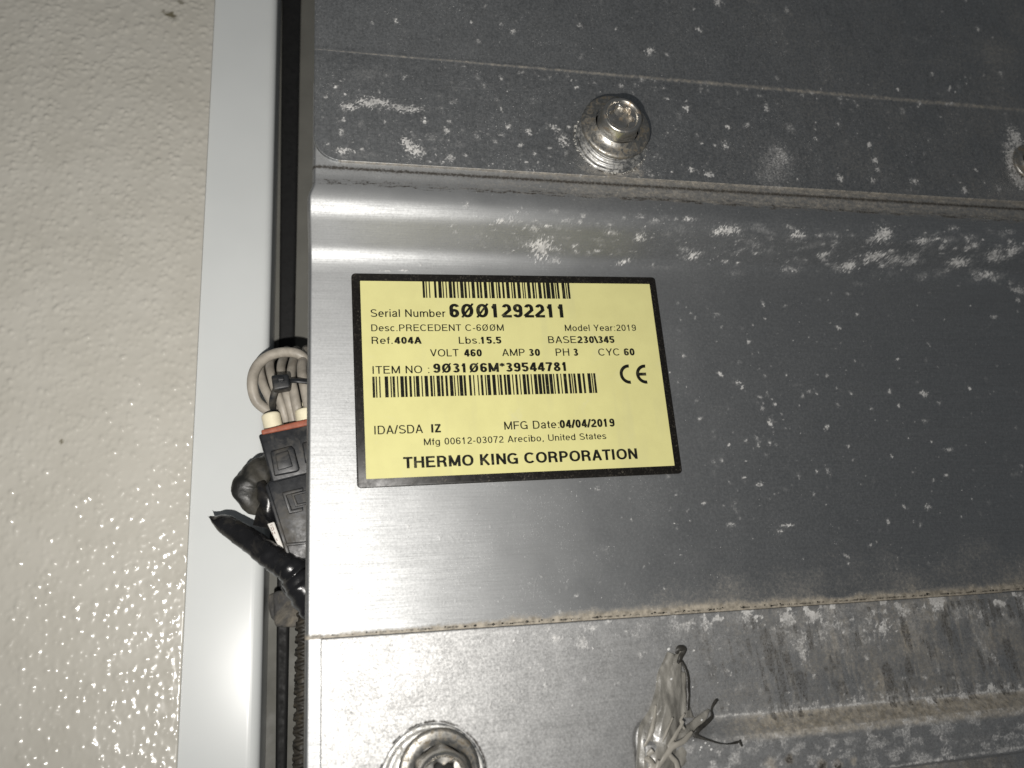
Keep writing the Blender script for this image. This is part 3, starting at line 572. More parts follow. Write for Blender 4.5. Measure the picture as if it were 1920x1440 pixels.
    if ch == '5': return [[(.49, T), (.13, T), (.085+h*.3, .50)], [(.09+h*.3, .505)]+A_(.27, .33, .25-h, .33-h, 125, -160, 20, 2.1)], .56
    if ch == '6': return [A_(.28, .31, .245-h, .31-h, 0, 360, 30, 2.1), [(.035+h, .34), (.04+h, .60)]+A_(.30, .66, .265-h, .34-h, 180, 25, 14, 2.1)], .56
    if ch == '7': return [[(.04, T), (.50, T)], [(.51-h*.4, 1-h), (.33, .60), (.20+h*.2, 0)]], .56
    if ch == '8': return [A_(.28, .75, .215-h, .25-h, 0, 360, 26, 2.1), A_(.28, .265, .25-h, .265-h+.01, 0, 360, 28, 2.1)], .56
    if ch == '9': return [A_(.28, .69, .245-h, .31-h, 0, 360, 30, 2.1), [(.525-h, .66), (.52-h, .40)]+A_(.26, .34, .265-h, .34-h, 0, -155, 14, 2.1)], .56
    if ch == '.': return [[(.14, 0), (.14, max(w, .13))]], .28
    if ch == ',': return [[(.14, .12), (.14, 0), (.10, -.12)]], .28
    if ch == ':': return [[(.14, 0), (.14, max(w*.9, .12))], [(.14, .58), (.14, .58+max(w*.9, .12))]], .28
    if ch == '-': return [[(.04, .36), (.30, .36)]], .34
    if ch == '/': return [[(.02, -.01), (.28, 1.01)]], .30
    if ch == '\\': return [[(.02, 1.01), (.28, -.01)]], .30
    if ch == '*': return [[(.19, .98), (.19, .58)], [(.02, .88), (.36, .68)], [(.36, .88), (.02, .68)]], .38
    raise ValueError(ch)
def sweep(pts, w):
    p = [np.array(q, float) for q in pts]; q = [p[0]]
    for a in p[1:]:
        if np.hypot(*(a-q[-1])) > 1e-4: q.append(a)
    closed = len(q) > 3 and np.hypot(*(q[0]-q[-1])) < 1e-3
    n = len(q); L = []; R_ = []
    for i in range(n):
        d0 = q[i]-q[i-1] if i else (q[-1]-q[-2] if closed else q[1]-q[0]); d1 = q[i+1]-q[i] if i < n-1 else (q[1]-q[0] if closed else q[-1]-q[-2])
        d0 = d0/np.hypot(*d0); d1 = d1/np.hypot(*d1); m = d0+d1; m = m/max(1e-6, np.hypot(*m)); c = max(.45, float(m@d1)); nr = np.array((-m[1], m[0]))*w/2/c
        L.append(q[i]+nr); R_.append(q[i]-nr)
    return L, R_
def put(s, x0, x1, bl, cap, bold=False, gap=.055):
    wt = .195 if bold is True else (.122 if bold is False else bold)
    V = []; Fc = []; x = 0; lay = 0
    for ch in s:
        st_, adv = glyph(ch, wt)
        for ks, stroke in enumerate(st_):
            L, R_ = sweep([(x+a, b) for a, b in stroke], wt*.62 if ch == '*' or (ch == '\u00d8' and ks == 1) else wt); n = len(V); lay = ks
            for a, b in zip(L, R_): V += [(a[0], a[1], lay), (b[0], b[1], lay)]
            for i in range(len(L)-1): k = n+2*i; Fc.append((k, k+1, k+3, k+2))
        x += adv+(gap if wt < .15 else gap*.35)
    V = np.array(V); u0, v0 = uv(*Z2(x0, bl)); u1, _ = uv(*Z2(x1, bl)); _, v1 = uv(*Z2(x0, cap))
    mn, mx = V[:, 0].min(), V[:, 0].max(); uu = u0+(V[:, 0]-mn)/(mx-mn)*(u1-u0); vv = v0+V[:, 1]*(v1-v0)
    return link('printed_text', mesh(np.stack([uu, yt-V[:, 2]*.006*MM, vv], 1), Fc, False), MAT['ink'], plate)
K = 2.909
def Z2(x, y): return 640+x/K, 500+y/K
put('Serial Number', 160, 568, 278, 236)
put('6\u00d8\u00d81292211', 590, 1210, 281, 206, .19)
put('Desc.PRECEDENT C-6\u00d8\u00d8M', 163, 885, 356, 319); put('Model Year:2019', 1218, 1605, 355, 320)
put('Ref.', 165, 280, 425, 386); put('404A', 288, 438, 425, 387, True); put('Lbs.', 640, 755, 424, 386); put('15.5', 760, 872, 424, 386, True)
put('BASE', 1127, 1280, 421, 383); put('230\\345', 1283, 1488, 421, 383, True)
put('VOLT', 484, 640, 494, 454); put('460', 668, 766, 494, 454, True); put('AMP', 876, 1000, 491, 452); put('30', 1022, 1083, 491, 452, True)
put('PH', 1168, 1242, 490, 450); put('3', 1265, 1290, 490, 450, True); put('CYC', 1400, 1515, 489, 450); put('60', 1540, 1598, 488, 449, True)
put('ITEM NO :', 170, 480, 588, 546); put('9\u00d831\u00d86M*39544781', 500, 1225, 583, 532, .19)
put('IDA/SDA', 180, 445, 918, 871); put('IZ', 490, 543, 908, 862, True)
put('MFG Date:', 888, 1188, 892, 848); put('04/04/2019', 1190, 1490, 884, 839, True)
put('Mfg 00612-03072 Arecibo, United States', 450, 1447, 977, 940)
put('THERMO KING CORPORATION', 338, 1620, 1103, 1041, .175)
C128 = "212222 222122 222221 121223 121322 131222 122213 122312 132212 221213 221312 231212 112232 122132 122231 113222 123122 123221 223211 221132 221231 213212 223112 312131 311222 321122 321221 312212 322112 322211 212123 212321 232121 111323 131123 131321 112313 132113 132311 211313 231113 231311 112133 112331 132131 113123 113321 133121 313121 211331 231131 213113 213311 213131 311123 311321 331121 312113 312311 332111 314111 221411 431111 111224 111422 121124 121421 141122 141221 112214 112412 122114 122411 142112 142211 241211 221114 413111 241112 134111 111242 121142 121241 114212 124112 124211 411212 421112 421211 212141 214121 412121 111143 111341 131141 114113 114311 411113 411311 113141 114131 311141 411131 211412 211214 211232".split()
def barcode(s, xa, xb, ta, ba):
    codes = [104]+[ord(c)-32 for c in s]; codes.append((codes[0]+sum(i*c for i, c in enumerate(codes) if i)) % 103)
    pat = ''.join(C128[c] for c in codes)+'2331112'; tot = sum(map(int, pat)); u0, vt = uv(*Z2(xa, ta)); u1, _ = uv(*Z2(xb, ta)); _, vb = uv(*Z2(xa, ba))
    m = (u1-u0)/tot; x = u0; V = []; Fc = []
    for i, c in enumerate(pat):
        w = int(c)*m
        if i % 2 == 0:
            n = len(V); e = m*.08; V += [(x-e, yt, vb), (x+w+e, yt, vb), (x+w+e, yt, vt), (x-e, yt, vt)]; Fc.append((n, n+1, n+2, n+3))
        x += w
    return link('barcode', mesh(V, Fc, False), MAT['ink'], plate)
barcode('6001292211', 440, 1238, 84, 174); barcode('903106M*39544781', 168, 1383, 603, 718)
# CE mark: two open arcs, a bar in the second
def arc(cx, cy, R, w, a0, a1, bar=0, barw=0):
    cu, cv = uv(*Z2(cx, cy)); s = (uv(*Z2(cx+50, cy))[0]-cu)/50; V = []; Fc = []; n = 28
    for i in range(n+1):
        a = math.radians(a0+(a1-a0)*i/n)
        for r in (R-w, R): V.append((cu+r*s*math.cos(a), yt, cv+r*s*math.sin(a)))
        if i: k = 2*i; Fc.append((k-2, k-1, k+1, k))
    if bar: k = len(V); V += [(cu-(R-w*.9)*s, yt-.004*MM, cv-barw*s/2), (cu+bar*s, yt-.004*MM, cv-barw*s/2), (cu+bar*s, yt-.004*MM, cv+barw*s/2), (cu-(R-w*.9)*s, yt-.004*MM, cv+barw*s/2)]; Fc.append((k, k+1, k+2, k+3))
    return link('ce_mark', mesh(V, Fc, False), MAT['ink'], plate)
arc(1567, 589, 52, 17, 86, 274); arc(1655, 589, 51, 17, 84, 276, 4, 16)
# ================================================================ BOLTS
def hexr(R, rnd=.06):
    def f(th):
        a = (th+math.pi/6) % (math.pi/3)-math.pi/6; r = R*math.cos(math.pi/6)/math.cos(a)
        return r*(1-rnd)+R*.93*rnd if False else min(r, R*.965)
    return f
def torx(R): return lambda th: R*(1+.17*math.cos(6*th))
MAT['dull_steel'] = simple('dull_flange_steel', (.40, .39, .365), .40, 1, 800, .25, .03e-3, 1300, dust=(.47, .62, .8), dcol=(.27, .225, .16))
def bolt(px, py, y, label, s=1.0, rot=.2, deep=1.0, hr=1.0, hh=None):
    c = P(px, py, y); b = empty('flange_bolt', c, label=label, category='bolt')
    m = MM*s; q = m*hr; g = m*(hh or 1)
    v, f = rings([(hexr(6.5*q), 1.9*g), (hexr(6.5*q), 5.2*g), (hexr(6.35*q), 5.8*g), (5.75*q, 6.6*g), (5.6*q, 9.6*g), (5.35*q, 10.1*g), (4.9*q, 10.3*g), (4.6*q, 10.15*g), (4.35*q, 9.6*g), (4.2*q, 9.2*g), (torx(3.25*q), 9.1*g), (torx(3.1*q), 8.8*g),
                  (torx(2.95*q), 8.8*g-2.2*m*deep), (torx(2.0*q), 8.8*g-2.4*m*deep), (.7*q, 8.8*g-2.6*m*deep)])
    o = link('bolt_head', mesh(v, f), MAT['steel'], b); o.rotation_euler = (0, rot, 0); o.modifiers.new('edge', 'EDGE_SPLIT').split_angle = math.radians(50)
    v, f = rings([(8.9*m, .3*m), (9.2*m, .7*m), (9.2*m, 1.3*m), (8.95*m, 1.6*m), (8.4*m, 1.75*m), (7.4*m, 1.95*m), (6.7*m, 2.3*m), (6.0*m, 2.9*m)], cap=False)
    o = link('flange', mesh(v, f), MAT['dull_steel'], b)
    return b
WM = MAT['washer']
c1 = (1146, 254)
ysurf = Yb-.05*MM
b1 = bolt(1152, 243, ysurf-5.4*MM, 'steel flange bolt with a star socket on the dark upper sheet, ringed with chalky crust', s=1.35, rot=.25, hr=.92, hh=.64, deep=.45)
def washer(parent, off, rr, seed, sc=1.0):
    rnd = np.random.RandomState(seed); ph = rnd.rand(4)*6.28
    def j(R, a): return lambda th: R*MM*(1+a*(math.sin(3*th+ph[0])+.6*math.sin(7*th+ph[1])+.5*math.sin(17*th+ph[2])))
    v, f = rings([(j(r, a), h*MM) for r, h, a in rr], 120, False)
    o = link('washer', mesh(v, f), WM, parent); o.location = off; o.scale = (sc, 1, sc); return o
P1 = P(1145, 263, ysurf)-b1.location
washer(b1, P1, [(13.4, -.3, .012), (13.1, .5, .010), (12.4, .8, .006), (12.0, .6, .004), (11.7, 1.5, .003), (11.2, 1.9, .003), (10.7, 1.7, .002), (10.5, 2.8, .002), (10.0, 3.2, .001), (9.6, 3.0, 0), (9.4, 4.4, 0), (8.6, 5.2, 0)], 1)
# chalky residue ring on the sheet round the bolt is part of the washer's crust
v, f_ = [], []
for i in range(150):
    a = RS.rand()*6.28; a = a if math.sin(a) < .5 else a+3.14; R = (12.6+RS.rand()*1.3)*MM; r = (.12+.35*RS.rand()**2)*MM
    bm = bmesh.new(); bmesh.ops.create_icosphere(bm, subdivisions=1, radius=r); n = len(v)
    c = P1+Vector((R*math.cos(a), -.1*MM-.3*MM*RS.rand(), R*math.sin(a)))
    v += [c+Vector((q.co.x*(1+RS.rand()), q.co.y*.35, q.co.z)) for q in bm.verts]; f_ += [tuple(q.index+n for q in g.verts) for g in bm.faces]; bm.free()
MAT['chalk'] = simple('chalky_crust', (.42, .41, .38), .8, 0, 900, .3, .05e-3, 2000)
link('crust', mesh(v, f_), MAT['chalk'], b1, kind='stuff')
b2 = bolt(822, 1446, Yl-.55*MM, 'bright flange bolt cut off by the bottom edge, standing on the pale lower plate', s=1.25, rot=.05, deep=1.8)
v, f = rings([(3.6*MM, 0), (3.4*MM, .3*MM), (0.4*MM, .5*MM)]); o = link('socket_shade', mesh(v, f), MAT['rubber'], b2); o.location = (0, -7.5*MM, 0)  # black disc paints the dark hollow of the socket
washer(b2, Vector((-1.5*MM, .55*MM, -2.6*MM)), [(14.4, 0, .006), (14.2, .25, .006), (13.2, .3, .004), (12.9, .12, .004), (11.8, .1, .003), (11.5, .4, .003), (10, .5, 0)], 2, 1.06)
b3 = bolt(1930, 308, Yb-.4*MM, 'bolt in a dark ring cut off by the right edge, crusted with white', s=.9, rot=.1)
v, f_ = rings([(7.6*MM, -.2*MM), (7.5*MM, .7*MM), (6.8*MM, 1.2*MM), (5.9*MM, 1.0*MM), (5.4*MM, .2*MM)], cap=False); o = link('sealing_ring', mesh(v, f_), MAT['foam'], b3)
# ================================================================ SEALANT SMEAR
def lump(name, paths, mat, parent, vox=.28*MM, kw={}):
    parts = [tube([P(x, y, yy_) for x, y, yy_ in pth], [r*MM for r in rad], 12, 8, flat=.62, wob=.08, seed=i) for i, (pth, rad) in enumerate(paths)]
    v, f = join(*parts); o = link(name, mesh(v, f), mat, parent)
    m = o.modifiers.new('remesh', 'REMESH'); m.mode = 'VOXEL'; m.voxel_size = vox; m.use_smooth_shade = True
    m = o.modifiers.new('smooth', 'SMOOTH'); m.iterations = 3
    return o
sy = Yl
seal = empty('sealant_smear', P(1250, 1440, sy), label='ragged smear of grey silicone sealant pulled up over the corner of the rib', category='sealant')
seal_i = Matrix.Translation(-seal.location)
def unparent_fix(o): o.matrix_parent_inverse = seal_i
o = lump('smear_body', [
    (((1235, 1450, sy), (1240, 1400, sy-.0006), (1252, 1340, sy-.0005), (1262, 1290, sy), (1270, 1240, sy), (1280, 1218, sy-.0002)), (5.6, 5.4, 4.4, 3.2, 1.7, .7)),
    (((1214, 1450, sy), (1217, 1390, sy), (1236, 1330, sy), (1245, 1270, sy+.0004), (1258, 1224, sy+.0003)), (4.2, 4.0, 3.2, 2.4, 1.6)), (((1240, 1452, sy-.0010), (1258, 1425, sy-.0012), (1290, 1412, sy-.0010), (1300, 1392, sy-.0008)), (4.5, 4.2, 2.6, 1.2)),
    (((1262, 1450, sy-.001), (1272, 1400, sy-.001), (1292, 1372, sy-.001), (1318, 1345, sy-.0008), (1330, 1330, sy-.0004)), (4.4, 3.6, 2.4, 1.2, .5)),
    (((1284, 1345, sy), (1280, 1300, sy), (1283, 1260, sy)), (3.0, 2.0, 1.0))], MAT['silicone'], seal); unparent_fix(o)
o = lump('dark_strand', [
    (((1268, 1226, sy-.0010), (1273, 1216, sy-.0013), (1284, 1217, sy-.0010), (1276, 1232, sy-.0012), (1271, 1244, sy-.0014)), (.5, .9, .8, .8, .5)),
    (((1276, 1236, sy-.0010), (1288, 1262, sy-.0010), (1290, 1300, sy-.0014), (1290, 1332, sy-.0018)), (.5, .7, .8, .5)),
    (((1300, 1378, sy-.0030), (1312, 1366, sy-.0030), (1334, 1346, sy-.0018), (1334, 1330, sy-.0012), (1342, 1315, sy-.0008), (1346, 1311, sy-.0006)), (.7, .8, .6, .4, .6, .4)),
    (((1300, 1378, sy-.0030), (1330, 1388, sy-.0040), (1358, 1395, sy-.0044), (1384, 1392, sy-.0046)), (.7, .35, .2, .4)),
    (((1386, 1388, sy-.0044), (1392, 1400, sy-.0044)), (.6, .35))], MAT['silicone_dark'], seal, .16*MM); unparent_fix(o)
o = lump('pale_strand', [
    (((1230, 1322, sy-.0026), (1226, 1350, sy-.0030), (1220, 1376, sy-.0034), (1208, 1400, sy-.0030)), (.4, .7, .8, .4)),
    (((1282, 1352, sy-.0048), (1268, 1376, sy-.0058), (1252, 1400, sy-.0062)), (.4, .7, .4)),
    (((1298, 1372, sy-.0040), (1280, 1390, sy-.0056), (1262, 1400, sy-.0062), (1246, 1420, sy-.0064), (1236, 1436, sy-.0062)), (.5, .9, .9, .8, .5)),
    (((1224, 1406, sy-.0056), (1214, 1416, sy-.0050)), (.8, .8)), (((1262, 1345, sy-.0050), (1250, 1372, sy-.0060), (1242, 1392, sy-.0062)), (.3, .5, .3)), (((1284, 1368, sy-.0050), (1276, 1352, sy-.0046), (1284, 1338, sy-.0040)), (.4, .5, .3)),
    (((1210, 1420, sy-.0040), (1222, 1432, sy-.0052), (1216, 1448, sy-.0050)), (.9, 1.1, .9)), (((1256, 1416, sy-.0064), (1268, 1430, sy-.0060), (1272, 1450, sy-.0060)), (.7, .9, .8)), (((1238, 1428, sy-.0060), (1228, 1446, sy-.0060)), (1.0, .8))], MAT['silicone_pale'], seal, .18*MM); unparent_fix(o)
t = NT('clear_droplet'); MAT['drop'] = t.P(Base_Color=t.mix(t.noise(500), (.60, .60, .58), (.75, .75, .74)), Roughness=.12, Coat_Weight=1.0)
bm = bmesh.new(); bmesh.ops.create_icosphere(bm, subdivisions=2, radius=1*MM); dm = bpy.data.meshes.new('droplet'); bm.to_mesh(dm); bm.free()
dm.polygons.foreach_set('use_smooth', [True]*len(dm.polygons)); dm.materials.append(MAT['drop'])
for x, y_, r, d_ in ((1254, 1217, .75, 0), (1238, 1266, .3, 0), (1232, 1278, .42, 0), (1238, 1289, .42, 0), (1259, 1273, .55, .0012), (1227, 1388, .5, .0030), (1316, 1350, .5, .0022), (1300, 1388, .35, .0035), (1315, 1401, .6, .0035), (1323, 1393, .5, .0035),
                     (1313, 1406, .4, .0036), (1334, 1405, .62, .0036), (1330, 1398, .4, .0036), (1299, 1288, .35, 0), (1346, 1280, .22, 0), (1339, 1264, .2, 0)):
    o = bpy.data.objects.new('droplet', dm); COL.objects.link(o); o.parent = seal
    o.location = P(x, y_, sy-d_-.0002)-seal.location; o.scale = (r*.8, r*.35, r*.6); o.rotation_euler = (0, -.6, 0)
# ================================================================ WALL, TRIM, CHANNEL
Ywl = 34*MM
a = P(-70, -60, Ywl); b = P(-70, 1510, Ywl); xw1 = P(366, 720, Ywl).x
st = .49*MM
xs = np.arange(a.x-90*MM, xw1, st)[::-1]; xs = xw1-(np.arange(len(xs)))[::-1]*st; zs = np.arange(b.z-60*MM, a.z+60*MM, st); X, Z = np.meshgrid(xs, zs); Hh = np.zeros_like(X); Wt = np.zeros_like(X); Dw = np.zeros_like(X)
r = np.random.RandomState(5); area = (xs[-1]-xs[0])*(zs[-1]-zs[0])/MM/MM; NB = int(area/2.3)
for i in range(NB):
    cx = xs[0]+(xs[-1]-xs[0])*r.rand(); cz = zs[0]+(zs[-1]-zs[0])*r.rand(); sx = (.46+.42*r.rand()**1.8)*MM; sz = sx*(1.0+.6*r.rand()); h = (.03+.52*r.rand()**1.9)*MM*(sx/.8/MM); ro = .25+.5*r.randn()*.5
    i0 = max(0, int((cz-zs[0])/st)-9); i1 = i0+19; j0 = max(0, int((cx-xs[0])/st)-7); j1 = j0+15
    x = X[i0:i1, j0:j1]-cx; z = Z[i0:i1, j0:j1]-cz; u = (x*math.cos(ro)+z*math.sin(ro))/sx; v_ = (-x*math.sin(ro)+z*math.cos(ro))/sz
    i1 = min(i1, len(zs)); j1 = min(j1, len(xs)); Hh[i0:i1, j0:j1] = np.maximum(Hh[i0:i1, j0:j1], h*np.exp(-(u*u+v_*v_)**1.2))
Hh += (fbm(X/MM/9, Z/MM/14, 3, 2)-.5)*.35*MM
blob(Dw, X, Z, 318, 28, 12, 7, Ywl, .9, -.3, 3, .9); blob(Dw, X, Z, 338, 4, 6, 4, Ywl, .6, 0, 4, .9); blob(Dw, X, Z, 115, 828, 3, 4, Ywl, .8, 0, 4, .5)
wl = link('wall_sheet', grid_mesh(np.stack([X, Ywl-Hh, Z], -1), 1.0*MM, 'r', {'white': Wt, 'dust': Dw}), MAT['wall'], label='cream pebble-textured wall sheet at the left, glinting with small bumps', category='wall'); recentre(wl)
# white trim: flat, slight facet, round edge, side going back
Yt_ = Ywl+1.3*MM; z_hi = P(450, -120, Yt_).z+.07; z_lo = P(450, 1560, Yt_).z-.07
xt = [P(px, 720, Yt_).x for px in (340, 355)] ; xk = P(470, 1190, Yt_).x; xe2 = P(494, 720, Yt_).x
pr = [(xw1-14*MM, Yt_), (xk-.6*MM, Yt_), (xk-.2*MM, Yt_+.01*MM), (xk+.2*MM, Yt_+.05*MM), (xk+.7*MM, Yt_+.12*MM)]
x_s = xk+.7*MM; y_s = Yt_+.12*MM; Rt = 3.2*MM; xcen = max(xe2-Rt, x_s+.1*MM)
pr.append((xcen, y_s+(xcen-x_s)*.12)); yc_ = pr[-1][1]
for k in range(1, 13): a = math.radians(7+83*k/12); pr.append((xcen+Rt*(math.sin(a)-math.sin(math.radians(7))), yc_+Rt*(math.cos(math.radians(7))-math.cos(a))))
pr.append((pr[-1][0], yc_+48*MM))
nz = 60; zl = np.linspace(z_lo, z_hi, nz); G = np.zeros((nz, len(pr), 3))
for i, z in enumerate(zl):
    for j, (x, y) in enumerate(pr): G[i, j] = (x, y, z)
recentre(link('white_trim', grid_mesh(G, 0, ''), MAT['white_paint'], label='glossy white trim strip between the cream wall and the dark gap', category='trim'))
def slab(name, x0, x1, y0, y1, mat, bev=0, x0b=None, x1b=None, **kw):
    x0b = x0 if x0b is None else x0b; x1b = x1 if x1b is None else x1b
    V = [(x0b, y0, z_lo), (x1b, y0, z_lo), (x1, y0, z_hi), (x0, y0, z_hi), (x0b, y1, z_lo), (x1b, y1, z_lo), (x1, y1, z_hi), (x0, y1, z_hi)]
    o = link(name, mesh(V, [(0, 1, 2, 3), (5, 4, 7, 6), (4, 0, 3, 7), (1, 5, 6, 2), (3, 2, 6, 7), (4, 5, 1, 0)], False), mat, **kw)
    if bev: bevel(o, bev)
    return recentre(o)
Yc = 62*MM
slab('frame_channel', P(480, 700, Yc).x, P(760, 700, Yc).x, Yc, Yc+4*MM, MAT['channel'], label='dull grey steel channel deep behind the panel edge', category='channel')
slab('gap_shade_strip', P(526, 0, Yc).x, P(566, 0, Yc).x, Yc-3.5*MM, Yc-.2*MM, MAT['rubber'], 1.2*MM, P(521, 1440, Yc-.003).x, P(535, 1440, Yc-.003).x, label='black strip added for the shade down the gap, narrower towards the bottom', category='gap_shade')  # black strip stands in for the shadow in the gap
# ================================================================ WIRING
bund = empty('wire_bundle', P(540, 720, .024), label='bundle of off-white wires looping out of the gap under a black cable tie', category='wire bundle')
def kid(name, vf, mat, parent, **kw):
    o = link(name, mesh(*vf), mat, parent, **kw); o.matrix_parent_inverse = Matrix.Translation(-parent.location); return o
mm = MM
W_ = [(((585, 690, .022), (560, 664, .021), (520, 662, .019), (487, 680, .018), (473, 712, .017), (480, 750, .018), (505, 772, .020), (530, 790, .024)), 1.75),
      (((500, 672, .034), (488, 690, .026), (494, 722, .020), (510, 756, .019), (528, 800, .021)), 1.5),
      (((520, 660, .036), (506, 680, .026), (512, 716, .018), (528, 760, .016), (540, 800, .018)), 1.5),
      (((538, 656, .036), (527, 690, .022), (536, 730, .015), (546, 768, .015), (552, 800, .017)), 1.55),
      (((556, 656, .034), (546, 700, .018), (552, 740, .013), (562, 790, .014)), 1.6),
      (((575, 655, .030), (566, 690, .017), (572, 730, .012), (585, 790, .012)), 1.7),
      (((500, 690, .030), (505, 730, .024), (520, 770, .024), (540, 800, .024)), 1.4)]
for pth, rd in W_: kid('wire', tube([P(*p) for p in pth], rd*mm, 14, 8), MAT['wire'], bund)
tie = empty('cable_tie', P(525, 716, .010), label='black cable tie cinched round the off-white wires, its square head in front', category='cable tie')
o = kid('tie_head', prism(((508, 703), (541, 700), (545, 726), (512, 732)), .0065, .0115), MAT['black_plastic'], tie); bevel(o, .7*mm)
o = kid('tie_tail', prism(((519, 706), (531, 705), (533, 713), (521, 714)), .0055, .0070), MAT['black_plastic'], tie); bevel(o, .3*mm)
fd = Vector((0, -1, 0))
kid('strap', tube([P(*p) for p in ((518, 728, .0095), (512, 745, .0110), (511, 762, .0140), (517, 780, .0190), (530, 786, .026))], 1.1*mm, 8, 6, flat=.5), MAT['black_plastic'], tie)
kid('strap', tube([P(*p) for p in ((541, 714, .0095), (560, 714, .0085), (590, 718, .0095))], .9*mm, 8, 6, flat=.5), MAT['black_plastic'], tie)
# connector
con = empty('wire_connector', P(540, 920, .02), label='dusty black multi-pin connector with an orange seal and cream plugs, behind the panel edge', category='connector')
yk = .009
def cyl(pa, pb, r, chamf=.25):
    a_ = P(*pa); b_ = P(*pb); L = (b_-a_); d_ = L.normalized(); u_ = (Vector((0, 1, 0))-d_*d_.y).normalized(); w_ = d_.cross(u_); V = []; S = 24
    stn = ((0, .86), (.05, .97), (.12, 1), (1, 1))
    for t__, k_ in stn:
        for q in range(S): th = 2*math.pi*q/S; V.append(a_+L*t__+(u_*math.cos(th)+w_*math.sin(th))*r*k_)
    Fc = [tuple(range(S))]
    for i in range(len(stn)-1):
        for q in range(S): q2 = (q+1) % S; Fc.append((i*S+q, (i+1)*S+q, (i+1)*S+q2, i*S+q2))
    return V, Fc
kid('cream_plug', cyl((507, 776, yk+.005), (515, 812, yk+.005), 3.0*mm), MAT['cream'], con)
kid('cream_plug', cyl((560, 759, yk+.010), (566, 800, yk+.010), 3.5*mm), MAT['cream'], con)
kid('cream_plug', cyl((572, 768, yk+.004), (577, 800, yk+.004), 3.4*mm), MAT['cream'], con)
o = kid('orange_seal', prism(((489, 806), (600, 779), (603, 792), (491, 815)), yk-.0004, yk+.014), MAT['seal'], con); bevel(o, .5*mm)
o = kid('housing', prism(((484, 814), (603, 789), (612, 880), (510, 905)), yk, yk+.018), MAT['black_plastic'], con); bevel(o, .8*mm)
o = kid('latch', prism(((506, 846), (546, 835), (552, 842), (562, 880), (556, 884), (514, 892)), yk-.0014, yk+.001), MAT['black_plastic'], con); bevel(o, .5*mm)
o = kid('latch', prism(((516, 851), (540, 844), (549, 874), (521, 882)), yk-.0020, yk-.0010), MAT['black_plastic'], con); bevel(o, .3*mm)
o = kid('latch', prism(((566, 830), (600, 822), (605, 860), (572, 868)), yk-.0014, yk+.001), MAT['black_plastic'], con); bevel(o, .5*mm)
o = kid('lower_housing', prism(((497, 910), (506, 900), (612, 876), (618, 1046), (545, 1052), (536, 1042)), yk+.0008, yk+.019), MAT['black_plastic'], con); bevel(o, .8*mm)
o = kid('rib_frame', prism(((528, 924), (568, 914), (568, 920), (536, 928), (547, 956), (568, 951), (568, 958), (542, 963)), yk-.0004, yk+.0015), MAT['black_plastic'], con); bevel(o, .2*mm)
o = kid('rib_frame', prism(((546, 926), (575, 919), (575, 923), (551, 929), (558, 945), (575, 941), (575, 945), (554, 950)), yk-.0002, yk+.0015), MAT['black_plastic'], con); bevel(o, .15*mm)
o = kid('rib_frame', prism(((535, 1019), (600, 1012), (600, 1017), (537, 1024)), yk-.0002, yk+.0015), MAT['black_plastic'], con); bevel(o, .2*mm)
o = kid('side_rail', prism(((497, 912), (503, 908), (545, 1040), (538, 1044)), yk+.0002, yk+.004), MAT['black_plastic'], con); bevel(o, .3*mm)
# taped bend at the left of the connector
tb = empty('taped_loop', P(475, 910, .022), label='loop of cable wrapped in shiny black tape bulging left of the connector', category='taped cable')
kid('tape_wrap', tube([P(*p) for p in ((560, 850, .028), (515, 868, .021), (480, 890, .018), (462, 915, .017), (475, 940, .018), (500, 945, .020), (530, 960, .024))], [x*mm for x in (3.8, 4.2, 4.8, 4.6, 4.2, 3.6, 3.0)], 26, 12, flat=.62, wob=.05, seed=3, wrap=.06), MAT['tape_dull'], tb)
kid('tape_flap', prism(((486, 938), (503, 930), (508, 968), (522, 1010), (500, 990), (474, 985)), .0165, .0172), MAT['tape'], tb)
kid('tape_wrap', tube([P(*p) for p in ((488, 905, .016), (498, 930, .0155), (505, 958, .016), (512, 985, .019))], [x*mm for x in (1.6, 2.3, 2.0, 1.5)], 14, 8, wob=.08, seed=6), MAT['tape'], tb)
# marker tag
tg = empty('marker_tag', P(517, 1005, .015), label='small white marker tag with faint writing tucked beside the connector', category='tag')
o = kid('tag_body', prism(((501, 982), (514, 978), (533, 1030), (526, 1033)), .0130, .0145), MAT['tag'], tg); bevel(o, .3*mm)
for q in ((507, 985, 511, 984), (508, 988, 509, 993), (511, 987, 513, 992), (509, 995, 514, 993), (511, 998, 512, 1002), (514, 997, 516, 1001), (518, 1010, 520, 1014)):
    kid('writing', tube([P(q[0], q[1], .01295), P((q[0]+q[2])/2, (q[1]+q[3])/2, .01292), P(q[2], q[3], .01295)], .10*mm, 6, 2), MAT['tag_ink'], tg)
# taped cable end that sticks out to the left
tc = empty('taped_cable', P(480, 1030, .012), label='cable end in torn shiny black tape sticking out to the left over the white trim', category='taped cable')
kid('tape_wrap', tube([P(*p) for p in ((393, 968, .0200), (404, 975, .0195), (424, 984, .018), (470, 1014, .015), (505, 1041, .012), (533, 1062, .010), (545, 1071, .010))], [x*mm for x in (.15, 1.5, 3.2, 3.8, 4.0, 3.9, 3.3)], 36, 14, wob=.012, seed=1, wrap=.05), MAT['tape'], tc)
kid('tape_flap', prism(((389, 967), (400, 975), (409, 971), (420, 968), (436, 970), (452, 982), (446, 1000), (426, 1000), (414, 994), (402, 983)), .0160, .0166), MAT['tape'], tc)
kid('tape_wrap', tube([P(*p) for p in ((530, 1058, .0105), (546, 1068, .0095), (560, 1080, .0090))], [x*mm for x in (4.2, 4.5, 4.6)], 26, 8, wob=.02, seed=4, wrap=.08), MAT['tape'], tc)
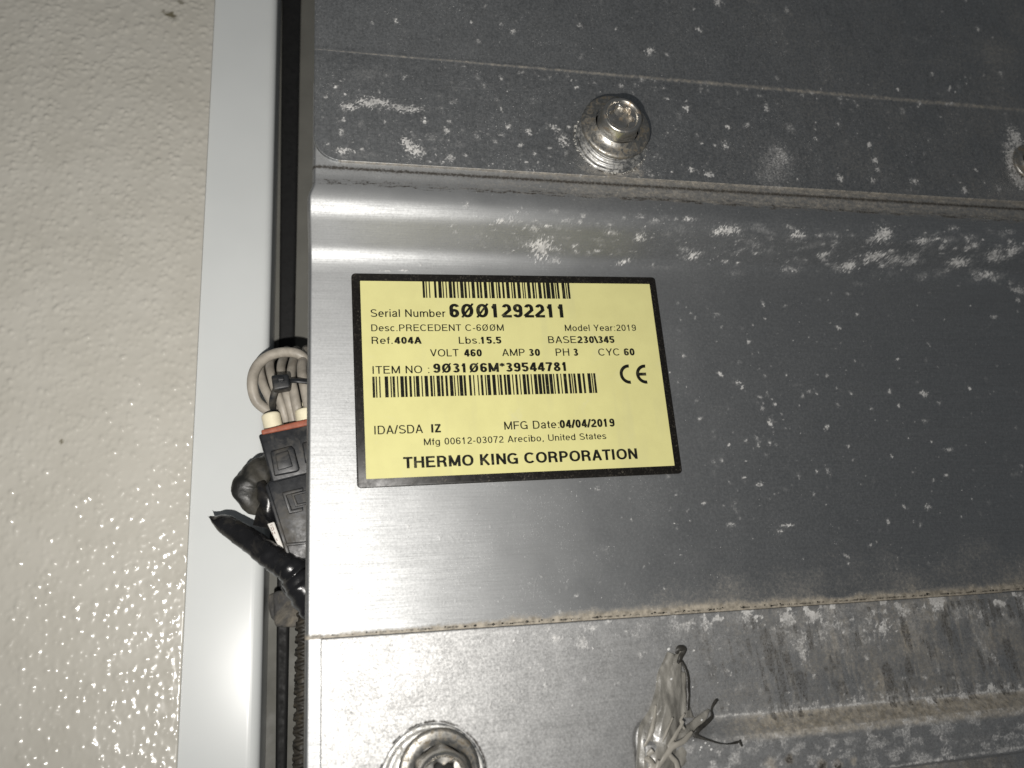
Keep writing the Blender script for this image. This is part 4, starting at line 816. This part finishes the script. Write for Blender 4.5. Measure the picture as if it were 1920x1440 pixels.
kid('tape_wrap', tube([P(*p) for p in ((545, 1072, .0095), (560, 1092, .0090), (580, 1120, .0090), (600, 1150, .010))], [x*mm for x in (3.4, 5.2, 5.4, 5.0)], 26, 10, wob=.03, seed=5, wrap=.08), MAT['tape'], tc)
kid('wire_end', tube([P(*p) for p in ((552, 1118, .016), (566, 1136, .013), (580, 1152, .012))], .8*mm, 10, 6), MAT['tag'], tc)
kid('torn_edge', tube([P(*p) for p in ((532, 1082, .013), (534, 1100, .013), (546, 1115, .012), (556, 1130, .012))], [x*mm for x in (.5, 1.1, 1.2, .4)], 10, 6, wob=.15, seed=8), MAT['tape'], tc)
# dusty clip block
cb = empty('rubber_clip', P(535, 1145, .035), label='dusty dark rubber clip block below the taped cable', category='clip')
o = kid('clip_block', prism(((512, 1112), (520, 1107), (600, 1110), (600, 1176), (518, 1176), (514, 1168)), .030, .046), MAT['foam'], cb); bevel(o, 1.6*mm)
o = kid('clip_cheek', prism(((502, 1116), (514, 1110), (517, 1168), (508, 1158), (503, 1140)), .033, .044), MAT['foam'], cb); bevel(o, .8*mm)
# braided loom: two strands twisted round a core, standing in the gap
lm = empty('cable_loom', P(563, 1300, .03), label='brown-black braided cable loom running down beside the panel edge', category='cable loom')
top = P(564, 1150, .030); bot = P(556, 1500, .030); axis = bot-top; L = axis.length; az = axis.normalized(); ax_ = Vector((1, 0, 0)); ay_ = az.cross(ax_).normalized(); core = []
kid('loom_core', tube([top+Vector((1.2*mm, 0, 0)), (top+bot)/2+Vector((1.2*mm, 0, 0)), bot+Vector((1.2*mm, 0, 0))], 2.0*mm, 12, 6), MAT['loom'], lm)
for s_ in (1, -1, 1):
    ph = random.random()*6; pitch = 3.9*mm if s_ > 0 else 4.7*mm; nn = int(L/pitch*9); pts = []
    for i in range(nn+1):
        t_ = i/nn; a_ = s_*(t_*L/pitch*2*math.pi)+ph; rr_ = (2.25+.15*math.sin(i*.7))*mm
        pts.append(top+axis*t_+Vector((1.2*mm, 0, 0))+ax_*(rr_*math.cos(a_))+ay_*(rr_*math.sin(a_)))
    kid('loom_strand', tube(pts, .72*mm, 6, 1), MAT['loom'], lm)
